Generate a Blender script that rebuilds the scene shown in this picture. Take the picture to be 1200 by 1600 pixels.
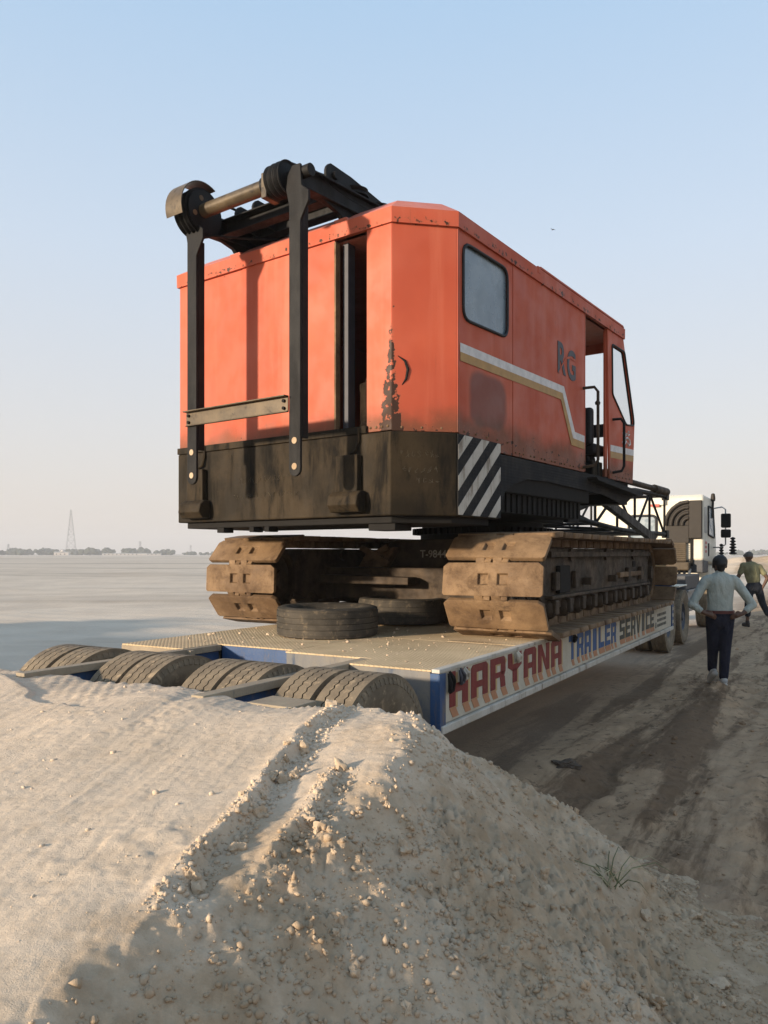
import bpy, bmesh, math, random
import numpy as np
from mathutils import Vector, Matrix, noise as mnoise
R = math.radians
for o in list(bpy.data.objects): bpy.data.objects.remove(o, do_unlink=True)
sc = bpy.context.scene
COL = sc.collection
random.seed(7); rng = np.random.default_rng(11)

# ------------------------------------------------------------------ camera
CAMH = 1.78
cam = bpy.data.cameras.new('camera'); cam_o = bpy.data.objects.new('camera', cam); COL.objects.link(cam_o)
cam_o.location = (0, 0, CAMH); cam_o.rotation_euler = (R(90), 0, 0)
cam.sensor_fit = 'VERTICAL'; cam.sensor_height = 32.0; cam.sensor_width = 24.0
cam.lens = 24.0; cam.shift_y = 65/1600
cam.clip_start = .05; cam.clip_end = 20000
sc.camera = cam_o
sc.render.resolution_x = 768; sc.render.resolution_y = 1024

# ------------------------------------------------------------------ world, sun, exposure
SUN_EL = 11.0
LT = Vector((.845, .534, 0)).normalized()            # where the sunlight travels
w = bpy.data.worlds.new('World'); sc.world = w; w.use_nodes = True
nt = w.node_tree; nt.nodes.clear()
wo = nt.nodes.new('ShaderNodeOutputWorld'); bg = nt.nodes.new('ShaderNodeBackground'); sky = nt.nodes.new('ShaderNodeTexSky')
sky.sky_type = 'NISHITA'; sky.sun_disc = False
sky.sun_elevation = R(SUN_EL); sky.sun_rotation = math.atan2(-LT.x, -LT.y)
sky.altitude = 50; sky.air_density = 1.0; sky.dust_density = 3.0; sky.ozone_density = 2.0
# thin dusty veil over the whole sky: blue is washed out, more so towards the horizon, all the way round
tc = nt.nodes.new('ShaderNodeTexCoord'); sx = nt.nodes.new('ShaderNodeSeparateXYZ')
nt.links.new(tc.outputs['Generated'], sx.inputs[0])
mr = nt.nodes.new('ShaderNodeValToRGB')
def _c(p, c): 
    e = mr.color_ramp.elements.new(p); e.color = (*c, 1)
mr.color_ramp.elements[0].position = 0.0; mr.color_ramp.elements[0].color = (.625, .550, .490, 1)
mr.color_ramp.elements[1].position = .90; mr.color_ramp.elements[1].color = (.22, .37, .56, 1)
_c(.136, (.580, .568, .565)); _c(.36, (.480, .560, .660)); _c(.585, (.345, .490, .660))
nt.links.new(sx.outputs['Z'], mr.inputs[0])
vm = nt.nodes.new('ShaderNodeVectorMath'); vm.operation = 'SCALE'; vm.inputs['Scale'].default_value = 10.0; nt.links.new(mr.outputs[0], vm.inputs[0])
mx = nt.nodes.new('ShaderNodeMix'); mx.data_type = 'RGBA'; mx.inputs[0].default_value = .80
nt.links.new(sky.outputs[0], mx.inputs[6]); nt.links.new(vm.outputs[0], mx.inputs[7])
nt.links.new(mx.outputs[2], bg.inputs[0]); bg.inputs[1].default_value = .10
nt.links.new(bg.outputs[0], wo.inputs[0])

sun = bpy.data.lights.new('sun', 'SUN'); sun_o = bpy.data.objects.new('sun', sun); COL.objects.link(sun_o)
sun.energy = 5.0; sun.angle = R(3.0); sun.color = (1.0, .83, .64)
d = Vector((LT.x*math.cos(R(SUN_EL)), LT.y*math.cos(R(SUN_EL)), -math.sin(R(SUN_EL))))
sun_o.rotation_euler = d.to_track_quat('-Z', 'Y').to_euler(); sun_o.location = (-20, -12, 12)
sc.view_settings.view_transform = 'Standard'; sc.view_settings.look = 'None'
sc.view_settings.exposure = 0.6; sc.view_settings.gamma = 1.0
try: sc.view_settings.use_curve_mapping = False
except Exception: pass

# ------------------------------------------------------------------ frames of the place
TH_T = math.atan(710/1200)             # heading of trailer and tracks (right of the view axis)
TH_U = math.atan(870/1200)             # heading of the crane's swung upper body
ft = (math.sin(TH_T), math.cos(TH_T)); rt = (math.cos(TH_T), -math.sin(TH_T))
TO = (.357, 4.98)                      # right rear corner of the trailer deck
DECK = 1.02
def tw(u, v, z=0): return Vector((TO[0]+rt[0]*u+ft[0]*v, TO[1]+rt[1]*u+ft[1]*v, z))

# ------------------------------------------------------------------ helpers
def tag(o, label=None, cat=None, group=None, kind=None):
    if label: o['label'] = label
    if cat: o['category'] = cat
    if group: o['group'] = group
    if kind: o['kind'] = kind
    return o
def empty(name, loc, rz=0, label=None, cat=None, group=None):
    o = bpy.data.objects.new(name, None); COL.objects.link(o); o.location = loc; o.rotation_euler = (0, 0, rz)
    o.empty_display_size = .2
    return tag(o, label, cat, group)
def link(name, me, parent=None, loc=(0, 0, 0), rot=(0, 0, 0)):
    o = bpy.data.objects.new(name, me); COL.objects.link(o); o.parent = parent; o.location = loc; o.rotation_euler = rot
    return o

class MB:
    def __init__(s): s.v = []; s.f = []; s.m = []; s.cm = 0
    def add(s, vs, fs):
        n = len(s.v); s.v += [tuple(p) for p in vs]
        for f in fs: s.f.append(tuple(i+n for i in f)); s.m.append(s.cm)
        return s
    def box(s, x0, x1, y0, y1, z0, z1, M=None):
        vs = [Vector(p) for p in ((x0,y0,z0),(x1,y0,z0),(x1,y1,z0),(x0,y1,z0),(x0,y0,z1),(x1,y0,z1),(x1,y1,z1),(x0,y1,z1))]
        if M: vs = [M @ p for p in vs]
        return s.add(vs, [(0,3,2,1),(4,5,6,7),(0,1,5,4),(1,2,6,5),(2,3,7,6),(3,0,4,7)])
    def bar(s, a, b, w_, h_, up=(0, 0, 1)):       # rectangular bar from a to b
        a = Vector(a); b = Vector(b); y = (b-a); L = y.length; y.normalize()
        x = y.cross(Vector(up)); 
        if x.length < 1e-4: x = y.cross(Vector((1, 0, 0)))
        x.normalize(); z = x.cross(y)
        M = Matrix((x, y, z)).transposed().to_4x4(); M.translation = a
        return s.box(-w_/2, w_/2, 0, L, -h_/2, h_/2, M)
    def tube(s, a, b, r0, r1=None, n=12, cap=True):
        return s.path([a, b], [r0, r0 if r1 is None else r1], n, cap)
    def path(s, pts, rad, n=8, cap=True):
        pts = [Vector(p) for p in pts]
        if not hasattr(rad, '__len__'): rad = [rad]*len(pts)
        base = len(s.v); prev = None; vs = []
        for i, p in enumerate(pts):
            t = (pts[min(i+1, len(pts)-1)]-pts[max(i-1, 0)]).normalized()
            if prev is None:
                x = t.cross(Vector((0, 0, 1)))
                if x.length < .01: x = t.cross(Vector((1, 0, 0)))
            else: x = prev - t*prev.dot(t)
            x.normalize(); prev = x; y = t.cross(x)
            for k in range(n):
                a = 2*math.pi*k/n; vs.append(p+(x*math.cos(a)+y*math.sin(a))*rad[i])
        fs = []
        for i in range(len(pts)-1):
            for k in range(n):
                k2 = (k+1) % n; fs.append((i*n+k, i*n+k2, (i+1)*n+k2, (i+1)*n+k))
        if cap: fs.append(tuple(range(n))[::-1]); fs.append(tuple((len(pts)-1)*n+k for k in range(n)))
        return s.add(vs, fs)
    def lathe(s, prof, n=24, M=None, closed=False):   # prof (r, x): revolved about local X
        vs = []
        for (r, x) in prof:
            for k in range(n):
                a = 2*math.pi*k/n; p = Vector((x, r*math.cos(a), r*math.sin(a))); vs.append(M @ p if M else p)
        m = len(prof); fs = []
        for i in range(m if closed else m-1):
            j = (i+1) % m
            for k in range(n):
                k2 = (k+1) % n; fs.append((i*n+k, j*n+k, j*n+k2, i*n+k2))
        return s.add(vs, fs)
    def prism(s, poly, fn, t0, t1):                   # poly 2d -> fn(a,b,t) between t0 and t1
        n = len(poly); vs = [fn(a, b, t0) for a, b in poly]+[fn(a, b, t1) for a, b in poly]
        fs = [tuple(range(n))[::-1], tuple(range(n, 2*n))]+[(i, (i+1) % n, n+(i+1) % n, n+i) for i in range(n)]
        return s.add(vs, fs)
    def build(s, name, mat, parent=None, bevel=0, smooth=None, loc=(0, 0, 0), rot=(0, 0, 0), kind=None, seg=2):
        me = bpy.data.meshes.new(name); me.from_pydata(s.v, [], s.f)
        for m in (mat if isinstance(mat, (list, tuple)) else [mat]): me.materials.append(m)
        if isinstance(mat, (list, tuple)): me.polygons.foreach_set('material_index', s.m)
        bm = bmesh.new(); bm.from_mesh(me); bmesh.ops.recalc_face_normals(bm, faces=bm.faces); bm.to_mesh(me); bm.free()
        if smooth is not None:
            me.polygons.foreach_set('use_smooth', [True]*len(me.polygons)); me.set_sharp_from_angle(angle=R(smooth))
        o = link(name, me, parent, loc, rot)
        if bevel:
            b = o.modifiers.new('bevel', 'BEVEL'); b.width = bevel; b.segments = seg; b.limit_method = 'ANGLE'; b.angle_limit = R(35)
        if kind: o['kind'] = kind
        return o

def rrect(x0, x1, y0, y1, r, n=5, taper=None):
    pts = []
    for cx, cy, a0 in ((x1-r, y1-r, 0), (x0+r, y1-r, 90), (x0+r, y0+r, 180), (x1-r, y0+r, 270)):
        for k in range(n+1):
            a = R(a0+90*k/n); pts.append((cx+r*math.cos(a), cy+r*math.sin(a)))
    return pts
def round_poly(poly, r, n=4):
    out = []; N = len(poly)
    for i in range(N):
        p = Vector(poly[i]); a = Vector(poly[i-1]); b = Vector(poly[(i+1) % N])
        da = (a-p).normalized(); db = (b-p).normalized()
        p0 = p+da*r; p1 = p+db*r
        for k in range(n+1):
            t = k/n; q = p0*(1-t)**2+p*2*t*(1-t)+p1*t*t; out.append((q.x, q.y))
    return out
def plate(name, outer, holes, fn, th, mat, parent, loc=(0, 0, 0), rot=(0, 0, 0), bevel=0):
    """flat sheet with holes; fn maps 2d -> 3d, th a thickness vector"""
    bm = bmesh.new()
    for loop in [outer]+holes:
        vs = [bm.verts.new(fn(*p)) for p in loop]
        for i in range(len(vs)): bm.edges.new((vs[i], vs[(i+1) % len(vs)]))
    bmesh.ops.triangle_fill(bm, use_beauty=True, use_dissolve=False, edges=bm.edges[:])
    r = bmesh.ops.extrude_face_region(bm, geom=bm.faces[:])
    bmesh.ops.translate(bm, vec=Vector(th), verts=[g for g in r['geom'] if isinstance(g, bmesh.types.BMVert)])
    bmesh.ops.recalc_face_normals(bm, faces=bm.faces)
    me = bpy.data.meshes.new(name); bm.to_mesh(me); bm.free(); me.materials.append(mat)
    o = link(name, me, parent, loc, rot)
    if bevel:
        b = o.modifiers.new('bevel', 'BEVEL'); b.width = bevel; b.segments = 2; b.limit_method = 'ANGLE'; b.angle_limit = R(35)
    return o
def text_part(name, s, size, mat, parent, M, bold=.0, ext=.002, sxy=(1, 1), loc=(0, 0, 0), rot=(0, 0, 0)):
    cu = bpy.data.curves.new(name, 'FONT'); cu.body = s; cu.size = size; cu.extrude = ext; cu.offset = bold
    ob = bpy.data.objects.new('t', cu); me = bpy.data.meshes.new_from_object(ob); bpy.data.objects.remove(ob)
    me.transform(M @ Matrix.Diagonal((sxy[0], sxy[1], 1, 1))); me.materials.clear(); me.materials.append(mat); me.name = name
    return link(name, me, parent, loc, rot)

# ------------------------------------------------------------------ procedural materials
class NT:
    def __init__(s, name):
        s.m = bpy.data.materials.new(name); s.m.use_nodes = True; s.t = s.m.node_tree; s.t.nodes.clear()
        s.out = s.n('ShaderNodeOutputMaterial'); s.b = s.n('ShaderNodeBsdfPrincipled'); s.l(s.b.outputs[0], s.out.inputs[0])
        s.co = s.n('ShaderNodeTexCoord').outputs['Object']
    def n(s, k): return s.t.nodes.new(k)
    def l(s, a, b): s.t.links.new(a, b)
    def mapped(s, scale=(1, 1, 1), rot=(0, 0, 0), src=None):
        m = s.n('ShaderNodeMapping'); m.inputs['Scale'].default_value = scale; m.inputs['Rotation'].default_value = rot
        s.l(src or s.co, m.inputs[0]); return m.outputs[0]
    def noise(s, scale, detail=5, rough=.6, co=None, dist=0):
        n = s.n('ShaderNodeTexNoise'); n.inputs['Scale'].default_value = scale; n.inputs['Detail'].default_value = detail
        n.inputs['Roughness'].default_value = rough; n.inputs['Distortion'].default_value = dist; s.l(co or s.co, n.inputs['Vector']); return n.outputs['Fac']
    def ramp(s, fac, p0, p1, c0=0, c1=1):
        r = s.n('ShaderNodeMapRange'); r.interpolation_type = 'SMOOTHSTEP'; s.l(fac, r.inputs[0])
        for i, v in ((1, p0), (2, p1), (3, c0), (4, c1)): r.inputs[i].default_value = v
        return r.outputs[0]
    def mix(s, fac, a, b):
        m = s.n('ShaderNodeMix'); m.data_type = 'RGBA'
        for sock, v in ((m.inputs[0], fac), (m.inputs[6], a), (m.inputs[7], b)):
            if isinstance(v, (int, float)): sock.default_value = v
            elif isinstance(v, tuple): sock.default_value = (*v, 1)
            else: s.l(v, sock)
        return m.outputs[2]
    def math(s, op, a, b=None, clamp=False):
        m = s.n('ShaderNodeMath'); m.operation = op; m.use_clamp = clamp
        for i, v in enumerate((a, b)):
            if v is None: continue
            if isinstance(v, (int, float)): m.inputs[i].default_value = v
            else: s.l(v, m.inputs[i])
        return m.outputs[0]
    def sep(s, src=None):
        x = s.n('ShaderNodeSeparateXYZ'); s.l(src or s.co, x.inputs[0]); return x.outputs
    def bump(s, h, strength=.3, dist=.01, prev=None):
        b = s.n('ShaderNodeBump'); b.inputs['Strength'].default_value = strength; b.inputs['Distance'].default_value = dist
        s.l(h, b.inputs['Height'])
        if prev is not None: s.l(prev, b.inputs['Normal'])
        s.l(b.outputs[0], s.b.inputs['Normal']); return b.outputs[0]
    def col(s, c): 
        if isinstance(c, tuple): s.b.inputs['Base Color'].default_value = (*c, 1)
        else: s.l(c, s.b.inputs['Base Color'])
    def rough(s, r):
        if isinstance(r, (int, float)): s.b.inputs['Roughness'].default_value = r
        else: s.l(r, s.b.inputs['Roughness'])
def worn(name, base, second, dirt, rough=.6, metal=0, dirt_amt=.5, scale=3., bump=.15, streak=True, spec=.4, dscale=None, thr=.12):
    n = NT(name)
    oi = n.n('ShaderNodeObjectInfo'); va = n.n('ShaderNodeVectorMath'); va.operation = 'MULTIPLY_ADD'; va.inputs[1].default_value = (1, 1, 1)
    sc3 = n.n('ShaderNodeCombineXYZ'); rr = n.math('MULTIPLY', oi.outputs['Random'], 40.)
    for i in range(3): n.l(rr, sc3.inputs[i])
    n.l(n.co, va.inputs[0]); n.l(sc3.outputs[0], va.inputs[2]); n.co = va.outputs[0]
    a = n.noise(scale, 6, .65); f = n.ramp(a, .35, .68)
    c = n.mix(f, base, second)
    co = n.mapped((1.0, 1.0, .22 if streak else 1.0)); b2 = n.noise(dscale or scale*3.1, 8, .72, co, .3)
    g = n.ramp(b2, 1-dirt_amt-thr*.5, 1-dirt_amt+thr)
    c = n.mix(g, c, dirt)
    fine = n.noise(scale*30, 4, .6); c = n.mix(n.ramp(fine, .5, .8, 0, .35), c, dirt)
    n.col(c); n.rough(n.ramp(b2, .3, .7, max(.05, rough-.12), min(1, rough+.15))); n.b.inputs['Metallic'].default_value = metal
    n.b.inputs['Specular IOR Level'].default_value = spec
    n.bump(n.noise(scale*14, 6, .7), bump, .006)
    return n.m
def plain(name, c, rough=.7, metal=0, spec=.4):
    n = NT(name); n.col(n.mix(n.ramp(n.noise(9, 4), .3, .7), c, tuple(x*.75 for x in c))); n.rough(rough); n.b.inputs['Metallic'].default_value = metal
    n.b.inputs['Specular IOR Level'].default_value = spec; return n.m

M = {}
def red_paint():
    n = NT('orange_red_paint')
    x, y, z = n.sep()
    a = n.ramp(n.noise(1.3, 5), .3, .7); c = n.mix(a, (.485, .096, .046), (.42, .077, .037))
    st = n.noise(7, 5, .6, n.mapped((1, 1, .06))); c = n.mix(n.ramp(st, .45, .75, 0, .45), c, (.55, .160, .092))     # faded rain streaks
    fade = n.ramp(n.noise(.8, 3), .4, .65); c = n.mix(n.math('MULTIPLY', fade, .35), c, (.53, .155, .092))
    py_ = n.math('POWER', n.math('ABSOLUTE', n.math('DIVIDE', n.math('ADD', y, 2.715), .36)), 4); pz_ = n.math('POWER', n.math('ABSOLUTE', n.math('DIVIDE', n.math('SUBTRACT', z, 3.14), .25)), 4)
    pm = n.ramp(n.math('ADD', n.math('ADD', py_, pz_), n.math('MULTIPLY', n.noise(4, 5), .9)), .9, 1.75, .85, 0); pm = n.math('MULTIPLY', pm, n.ramp(x, 1.50, 1.52)); c = n.mix(pm, c, (.17, .065, .05))
    run = n.noise(16, 4, .55, n.mapped((1, 1, .035))); c = n.mix(n.ramp(run, .66, .74, 0, .45), c, (.26, .075, .04))
    # greasy smear in patches just above the frame
    low = n.ramp(n.math('ADD', z, n.math('MULTIPLY', n.noise(3, 5), .34)), 3.0, 3.24, .75, 0); c = n.mix(low, c, (.10, .055, .03))
    # chipped paint: along the rear corner edge and the gutter, and a few lone spots
    ed = n.math('SUBTRACT', n.math('ADD', n.math('ABSOLUTE', n.math('SUBTRACT', x, 1.165)), n.math('ABSOLUTE', n.math('ADD', y, 3.68))), n.ramp(z, 2.8, 3.7, .085, .0))
    chip = n.math('ADD', n.noise(15, 8, .68), n.math('MULTIPLY', n.ramp(ed, .0, .075, 1, 0), n.ramp(z, 3.45, 3.8, .27, .06)))
    chip2 = n.ramp(n.math('ABSOLUTE', n.math('SUBTRACT', z, 4.545)), .0, .07, .15, 0)
    chip = n.math('ADD', chip, chip2)
    chip3 = n.ramp(z, 2.78, 3.0, .14, 0); chip = n.math('ADD', chip, chip3)
    g = n.ramp(chip, .70, .725); c = n.mix(n.ramp(chip, .64, .70, 0, .5), c, (.34, .10, .05)); c = n.mix(g, c, (.045, .022, .014))
    n.col(c); n.rough(n.ramp(n.noise(4, 5), .3, .7, .45, .7)); n.b.inputs['Specular IOR Level'].default_value = .22
    d1 = n.bump(n.noise(1.8, 2, .5), .30, .035); n.bump(n.math('SUBTRACT', n.math('MULTIPLY', n.noise(60, 3), .25), g), .35, .004, d1)
    return n.m
M['red'] = red_paint()
M['roof'] = worn('faded_roof_paint', (.52, .165, .11), (.46, .13, .085), (.12, .05, .03), .6, 0, .36, 2.2)
M['patch'] = plain('grey_repaint_patch', (.16, .055, .042), .6)
M['cw'] = worn('greasy_black_counterweight', (.016, .012, .007), (.040, .028, .015), (.007, .006, .0045), .7, 0, .47, 1.8, .25, True, .12)
M['black'] = worn('worn_black_steel', (.0085, .0085, .009), (.015, .0145, .014), (.060, .042, .024), .55, 0, .30, 3.2, .2, True, .12)
M['blacker'] = plain('grimy_dark_steel', (.011, .010, .009), .8, 0, .2)
M['skirt'] = None
M['rust'] = worn('rusty_track_steel', (.125, .076, .040), (.235, .150, .080), (.050, .029, .017), .7, 0, .46, 2.2, .45, False, .2, 4.5, .22)
M['rustd'] = worn('dark_oily_track_steel', (.040, .028, .018), (.080, .054, .032), (.015, .011, .008), .7, 0, .45, 3.2, .35, False, .25, 7.0, .25)
M['brass'] = worn('rubbed_brown_tube', (.060, .043, .024), (.115, .082, .044), (.022, .016, .011), .45, .2, .4, 3.0, .1, False)
M['white'] = worn('grubby_white_paint', (.50, .47, .41), (.40, .365, .30), (.15, .11, .075), .7, 0, .42, 2.6)
M['stripew'] = plain('white_stripe_paint', (.66, .63, .60), .5)
M['ochre'] = plain('ochre_stripe_paint', (.42, .23, .055), .5)
M['navy'] = plain('faded_navy_mark', (.050, .050, .060), .55)
M['signw'] = worn('cream_sign_paint', (.50, .46, .37), (.42, .375, .29), (.16, .11, .07), .65, 0, .33, 2.4)
M['lred'] = worn('maroon_letter_paint', (.19, .020, .018), (.15, .018, .016), (.26, .15, .10), .6, 0, .26, 5, .1)
M['lblue'] = worn('blue_letter_paint', (.028, .085, .22), (.024, .065, .17), (.20, .16, .12), .6, 0, .28, 5, .1)
M['lgreen'] = worn('black_green_letter_paint', (.035, .038, .030), (.05, .052, .042), (.22, .17, .12), .6, 0, .3, 5, .1)
M['ltan'] = worn('tan_letter_shade_paint', (.43, .205, .105), (.38, .18, .09), (.24, .16, .10), .6, 0, .3, 5, .1)
M['lyel'] = worn('pale_ochre_letter_side_paint', (.45, .32, .15), (.40, .28, .13), (.24, .16, .10), .6, 0, .3, 5, .1)
M['blue'] = worn('chipped_blue_frame_paint', (.020, .060, .16), (.030, .075, .17), (.15, .12, .085), .55, 0, .42, 2.8, .2)
M['dusty'] = worn('dusty_grey_frame', (.34, .275, .19), (.26, .21, .15), (.06, .07, .09), .85, 0, .36, 3.0, .2)
M['rubber'] = worn('dusty_tyre_rubber', (.125, .098, .066), (.20, .157, .104), (.33, .25, .16), .92, 0, .42, 4.5, .2, False)
M['rubberm'] = worn('worn_tyre_rubber', (.040, .036, .030), (.070, .061, .049), (.15, .12, .085), .9, 0, .42, 4.5, .25, False, .15)
M['chalk'] = plain('faint_chalk_rub', (.095, .078, .052), .9)
M['rubberd'] = worn('dark_tyre_rubber', (.026, .025, .024), (.042, .039, .035), (.11, .092, .07), .85, 0, .38, 4.5, .2, False)
M['rim'] = worn('grey_blue_wheel_rim', (.045, .055, .075), (.065, .07, .085), (.13, .105, .08), .55, .3, .4, 4)
M['cab'] = worn('cream_white_cab_paint', (.66, .62, .52), (.58, .54, .44), (.28, .22, .15), .42, 0, .30, 2.0, .05)
M['fairing'] = plain('brown_plastic_fairing', (.024, .018, .012), .65)
M['rib'] = plain('ribbed_brown_duct', (.075, .053, .029), .65)
M['dgrey'] = plain('dark_grey_plastic', (.06, .062, .066), .55)
M['chrome'] = plain('silver_grey_metal', (.35, .36, .36), .4, .6)
M['redlens'] = plain('red_marker_plastic', (.45, .05, .03), .4)
M['rubbersm'] = plain('black_rubber_seal', (.012, .012, .013), .6)
M['woolblack'] = plain('black_wool_tassel', (.012, .011, .013), .95)
M['concrete'] = plain('whitewashed_wall', (.55, .50, .45), .85)

def glass_clear():
    n = NT('clear_cab_glass'); t = n.t
    tr = n.n('ShaderNodeBsdfTransparent'); tr.inputs[0].default_value = (.95, .96, .96, 1)
    gl = n.n('ShaderNodeBsdfGlossy'); gl.inputs['Roughness'].default_value = .05
    fr = n.n('ShaderNodeFresnel'); fr.inputs[0].default_value = 1.22
    mx_ = n.n('ShaderNodeMixShader'); n.l(fr.outputs[0], mx_.inputs[0]); n.l(tr.outputs[0], mx_.inputs[1]); n.l(gl.outputs[0], mx_.inputs[2])
    t.nodes.remove(n.b); n.l(mx_.outputs[0], n.out.inputs[0]); return n.m
M['glass'] = glass_clear()
def glass_dusty():
    n = NT('dust_filmed_window_glass')
    c = n.mix(n.ramp(n.noise(2.2, 6), .35, .7), (.115, .165, .205), (.18, .23, .26)); n.col(c)
    n.rough(n.ramp(n.noise(5, 4), .3, .7, .16, .42)); n.b.inputs['Specular IOR Level'].default_value = .8; return n.m
M['dglass'] = glass_dusty()
def chequer(name, c0, c1, dirt, scale, amt, rough=.7):
    n = NT(name); x, y, z = n.sep()
    s1 = n.math('SINE', n.math('MULTIPLY', n.math('ADD', x, y), scale)); s2 = n.math('SINE', n.math('MULTIPLY', n.math('SUBTRACT', x, y), scale*.5))
    p = n.math('MULTIPLY', n.ramp(n.math('ABSOLUTE', s1), .35, .8), n.ramp(n.math('ABSOLUTE', s2), .45, .8))
    a = n.mix(n.ramp(n.noise(2.1, 6), .35, .68), c0, c1)
    d_ = n.ramp(n.noise(1.1, 8, .7, None, .4), 1-amt-.1, 1-amt+.1); c = n.mix(d_, a, dirt)
    c = n.mix(n.ramp(n.noise(45, 4), .5, .8, 0, .5), c, dirt)
    n.col(c); n.rough(rough); n.b.inputs['Specular IOR Level'].default_value = .15; b1 = n.bump(n.noise(40, 5), .4, .006); n.bump(p, .55, .007, b1); return n.m
M['deck'] = chequer('sandy_chequer_plate', (.56, .43, .265), (.47, .355, .215), (.25, .165, .09), 78, .34, .92)
def skirt():
    n = NT('black_chequer_skirt'); x, y, z = n.sep()
    s1 = n.math('SINE', n.math('MULTIPLY', n.math('ADD', y, z), 110)); s2 = n.math('SINE', n.math('MULTIPLY', n.math('SUBTRACT', y, z), 110))
    p = n.math('MULTIPLY', s1, s2); n.col(n.mix(n.ramp(n.noise(5, 6), .4, .7), (.014, .0145, .016), (.030, .028, .026)))
    n.rough(.75); n.b.inputs['Specular IOR Level'].default_value = .12; n.bump(p, .3, .005); return n.m
M['skirt'] = skirt()

# ------------------------------------------------------------------ noise for the terrain
def _hash(ix, iy, seed):
    h = (ix*374761393+iy*668265263+seed*1442695041) & 0xFFFFFFFF
    h = ((h ^ (h >> 13))*1274126177) & 0xFFFFFFFF
    return ((h ^ (h >> 16)) & 0xFFFF)/65535.
def vnoise(x, y, seed=0):
    ix = np.floor(x).astype(np.int64); iy = np.floor(y).astype(np.int64); fx = x-ix; fy = y-iy
    fx = fx*fx*fx*(fx*(fx*6-15)+10); fy = fy*fy*fy*(fy*(fy*6-15)+10)
    a = _hash(ix, iy, seed); b = _hash(ix+1, iy, seed); c = _hash(ix, iy+1, seed); d_ = _hash(ix+1, iy+1, seed)
    return (a*(1-fx)+b*fx)*(1-fy)+(c*(1-fx)+d_*fx)*fy-.5
def fbm(x, y, seed=0, oct=5, gain=.5):
    s = 0; a = 1.
    for k in range(oct): s = s+a*vnoise(x*2**k+k*17.3, y*2**k-k*9.1, seed+k); a *= gain
    return s
def sstep(x, a, b):
    t = np.clip((x-a)/(b-a), 0, 1); return t*t*(3-2*t)
def smin(a, b, k):
    h = np.clip(.5+.5*(b-a)/k, 0, 1); return b*(1-h)+a*h-k*h*(1-h)
def uv_of(x, y): 
    dx = x-TO[0]; dy = y-TO[1]; return dx*rt[0]+dy*rt[1], dx*ft[0]+dy*ft[1]
def grid_mesh(name, xs, ys, Z, keep=None):
    nx, ny = len(xs), len(ys); X, Y = np.meshgrid(xs, ys)
    co = np.stack([X.ravel(), Y.ravel(), Z.ravel()], 1)
    i = np.arange(nx*ny).reshape(ny, nx)
    q = np.stack([i[:-1, :-1].ravel(), i[:-1, 1:].ravel(), i[1:, 1:].ravel(), i[1:, :-1].ravel()], 1)
    if keep is not None:
        kk = (keep[:-1, :-1] | keep[:-1, 1:] | keep[1:, 1:] | keep[1:, :-1]).ravel(); q = q[kk]
        used = np.unique(q); re = np.full(nx*ny, -1); re[used] = np.arange(len(used)); co = co[used]; q = re[q]
    me = bpy.data.meshes.new(name); me.vertices.add(len(co)); me.vertices.foreach_set('co', co.ravel())
    me.loops.add(q.size); me.loops.foreach_set('vertex_index', q.ravel().astype(np.int32))
    me.polygons.add(len(q)); me.polygons.foreach_set('loop_start', np.arange(0, q.size, 4, dtype=np.int32))
    me.polygons.foreach_set('use_smooth', np.ones(len(q), bool)); me.update(); me.validate()
    return me

# ------------------------------------------------------------------ ground
def ground_h(x, y):
    u, v = uv_of(x, y)
    r = np.hypot(x, y); near = 1-sstep(r, 40, 120)
    road = sstep(u, -.5, 1.0)
    z = .035*fbm(x*.35, y*.35, 3, 4)*near
    z = z+road*near*(.11*fbm(u*1.5, v*.22, 21, 5)+.075*fbm(x*3.2, y*3.2, 31, 5, .62)*sstep(vnoise(u*.9, v*.3, 44), -.2, .25)+.012*fbm(x*11, y*11, 8, 3))
    for uc, wd, dp in ((1.5, .28, .05), (3.1, .3, .08), (3.75, .22, .06), (5.2, .3, .09), (5.9, .25, .07)):    # wheel ruts along the road
        off = .18*np.sin(v*.35+uc*3)
        z = z-road*near*dp*np.exp(-((u-uc-off)/wd)**2)*(.7+.6*vnoise(v*.8, u*0+uc, 5))+road*near*dp*.7*np.exp(-((u-uc-off-.36)/.13)**2)
    left = sstep(-u, 3.6, 9)
    z = z-left*(.42*near)
    # unseen sand bank added past the left edge to throw a shadow band
    a = (x+13.2)*.86+(y-10)*.5; b = -(x+13.2)*.5+(y-10)*.86
    z = z+2.5*np.exp(-(a/2.5)**2)*sstep(b, -4.5, 0)*(1-sstep(b, 9.0, 15))*(1+.3*fbm(x*.4, y*.4, 60, 3))
    rip = np.sin((x*.35+y*1.0)*5.2+2.2*fbm(x*.25, y*.25, 12, 3)+1.2*vnoise(x*1.1, y*1.1, 15))
    z = z+left*sstep(r, 9, 13)*(1-sstep(r, 45, 80))*.026*rip*(.55+.9*np.clip(vnoise(x*.13, y*.13, 77)+.25, 0, 1))
    z = z+left*.10*fbm(x*.16, y*.16, 90, 3)*(1-sstep(r, 60, 200))
    z = z+sstep(r, 60, 260)*.55*np.clip(fbm(x*.012, y*.02, 41, 4), -.2, 1)*(1-sstep(r, 500, 800))
    return z
def axis(fine0, fine1, step, lo, hi, g=1.07):
    a = list(np.arange(fine0, fine1+1e-6, step)); s = step
    while a[-1] < hi: s = min(s*g, 160); a.append(a[-1]+s)
    s = step; b = []; p = fine0
    while p > lo: s = min(s*g, 160); p -= s; b.append(p)
    return np.array(b[::-1]+a)
gx = axis(-.4, 7.0, .03, -2600, 2600, 1.022 if False else 1.03); gy = axis(2.6, 12., .03, -60, 2600, 1.02)
GX, GY = np.meshgrid(gx, gy)
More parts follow.
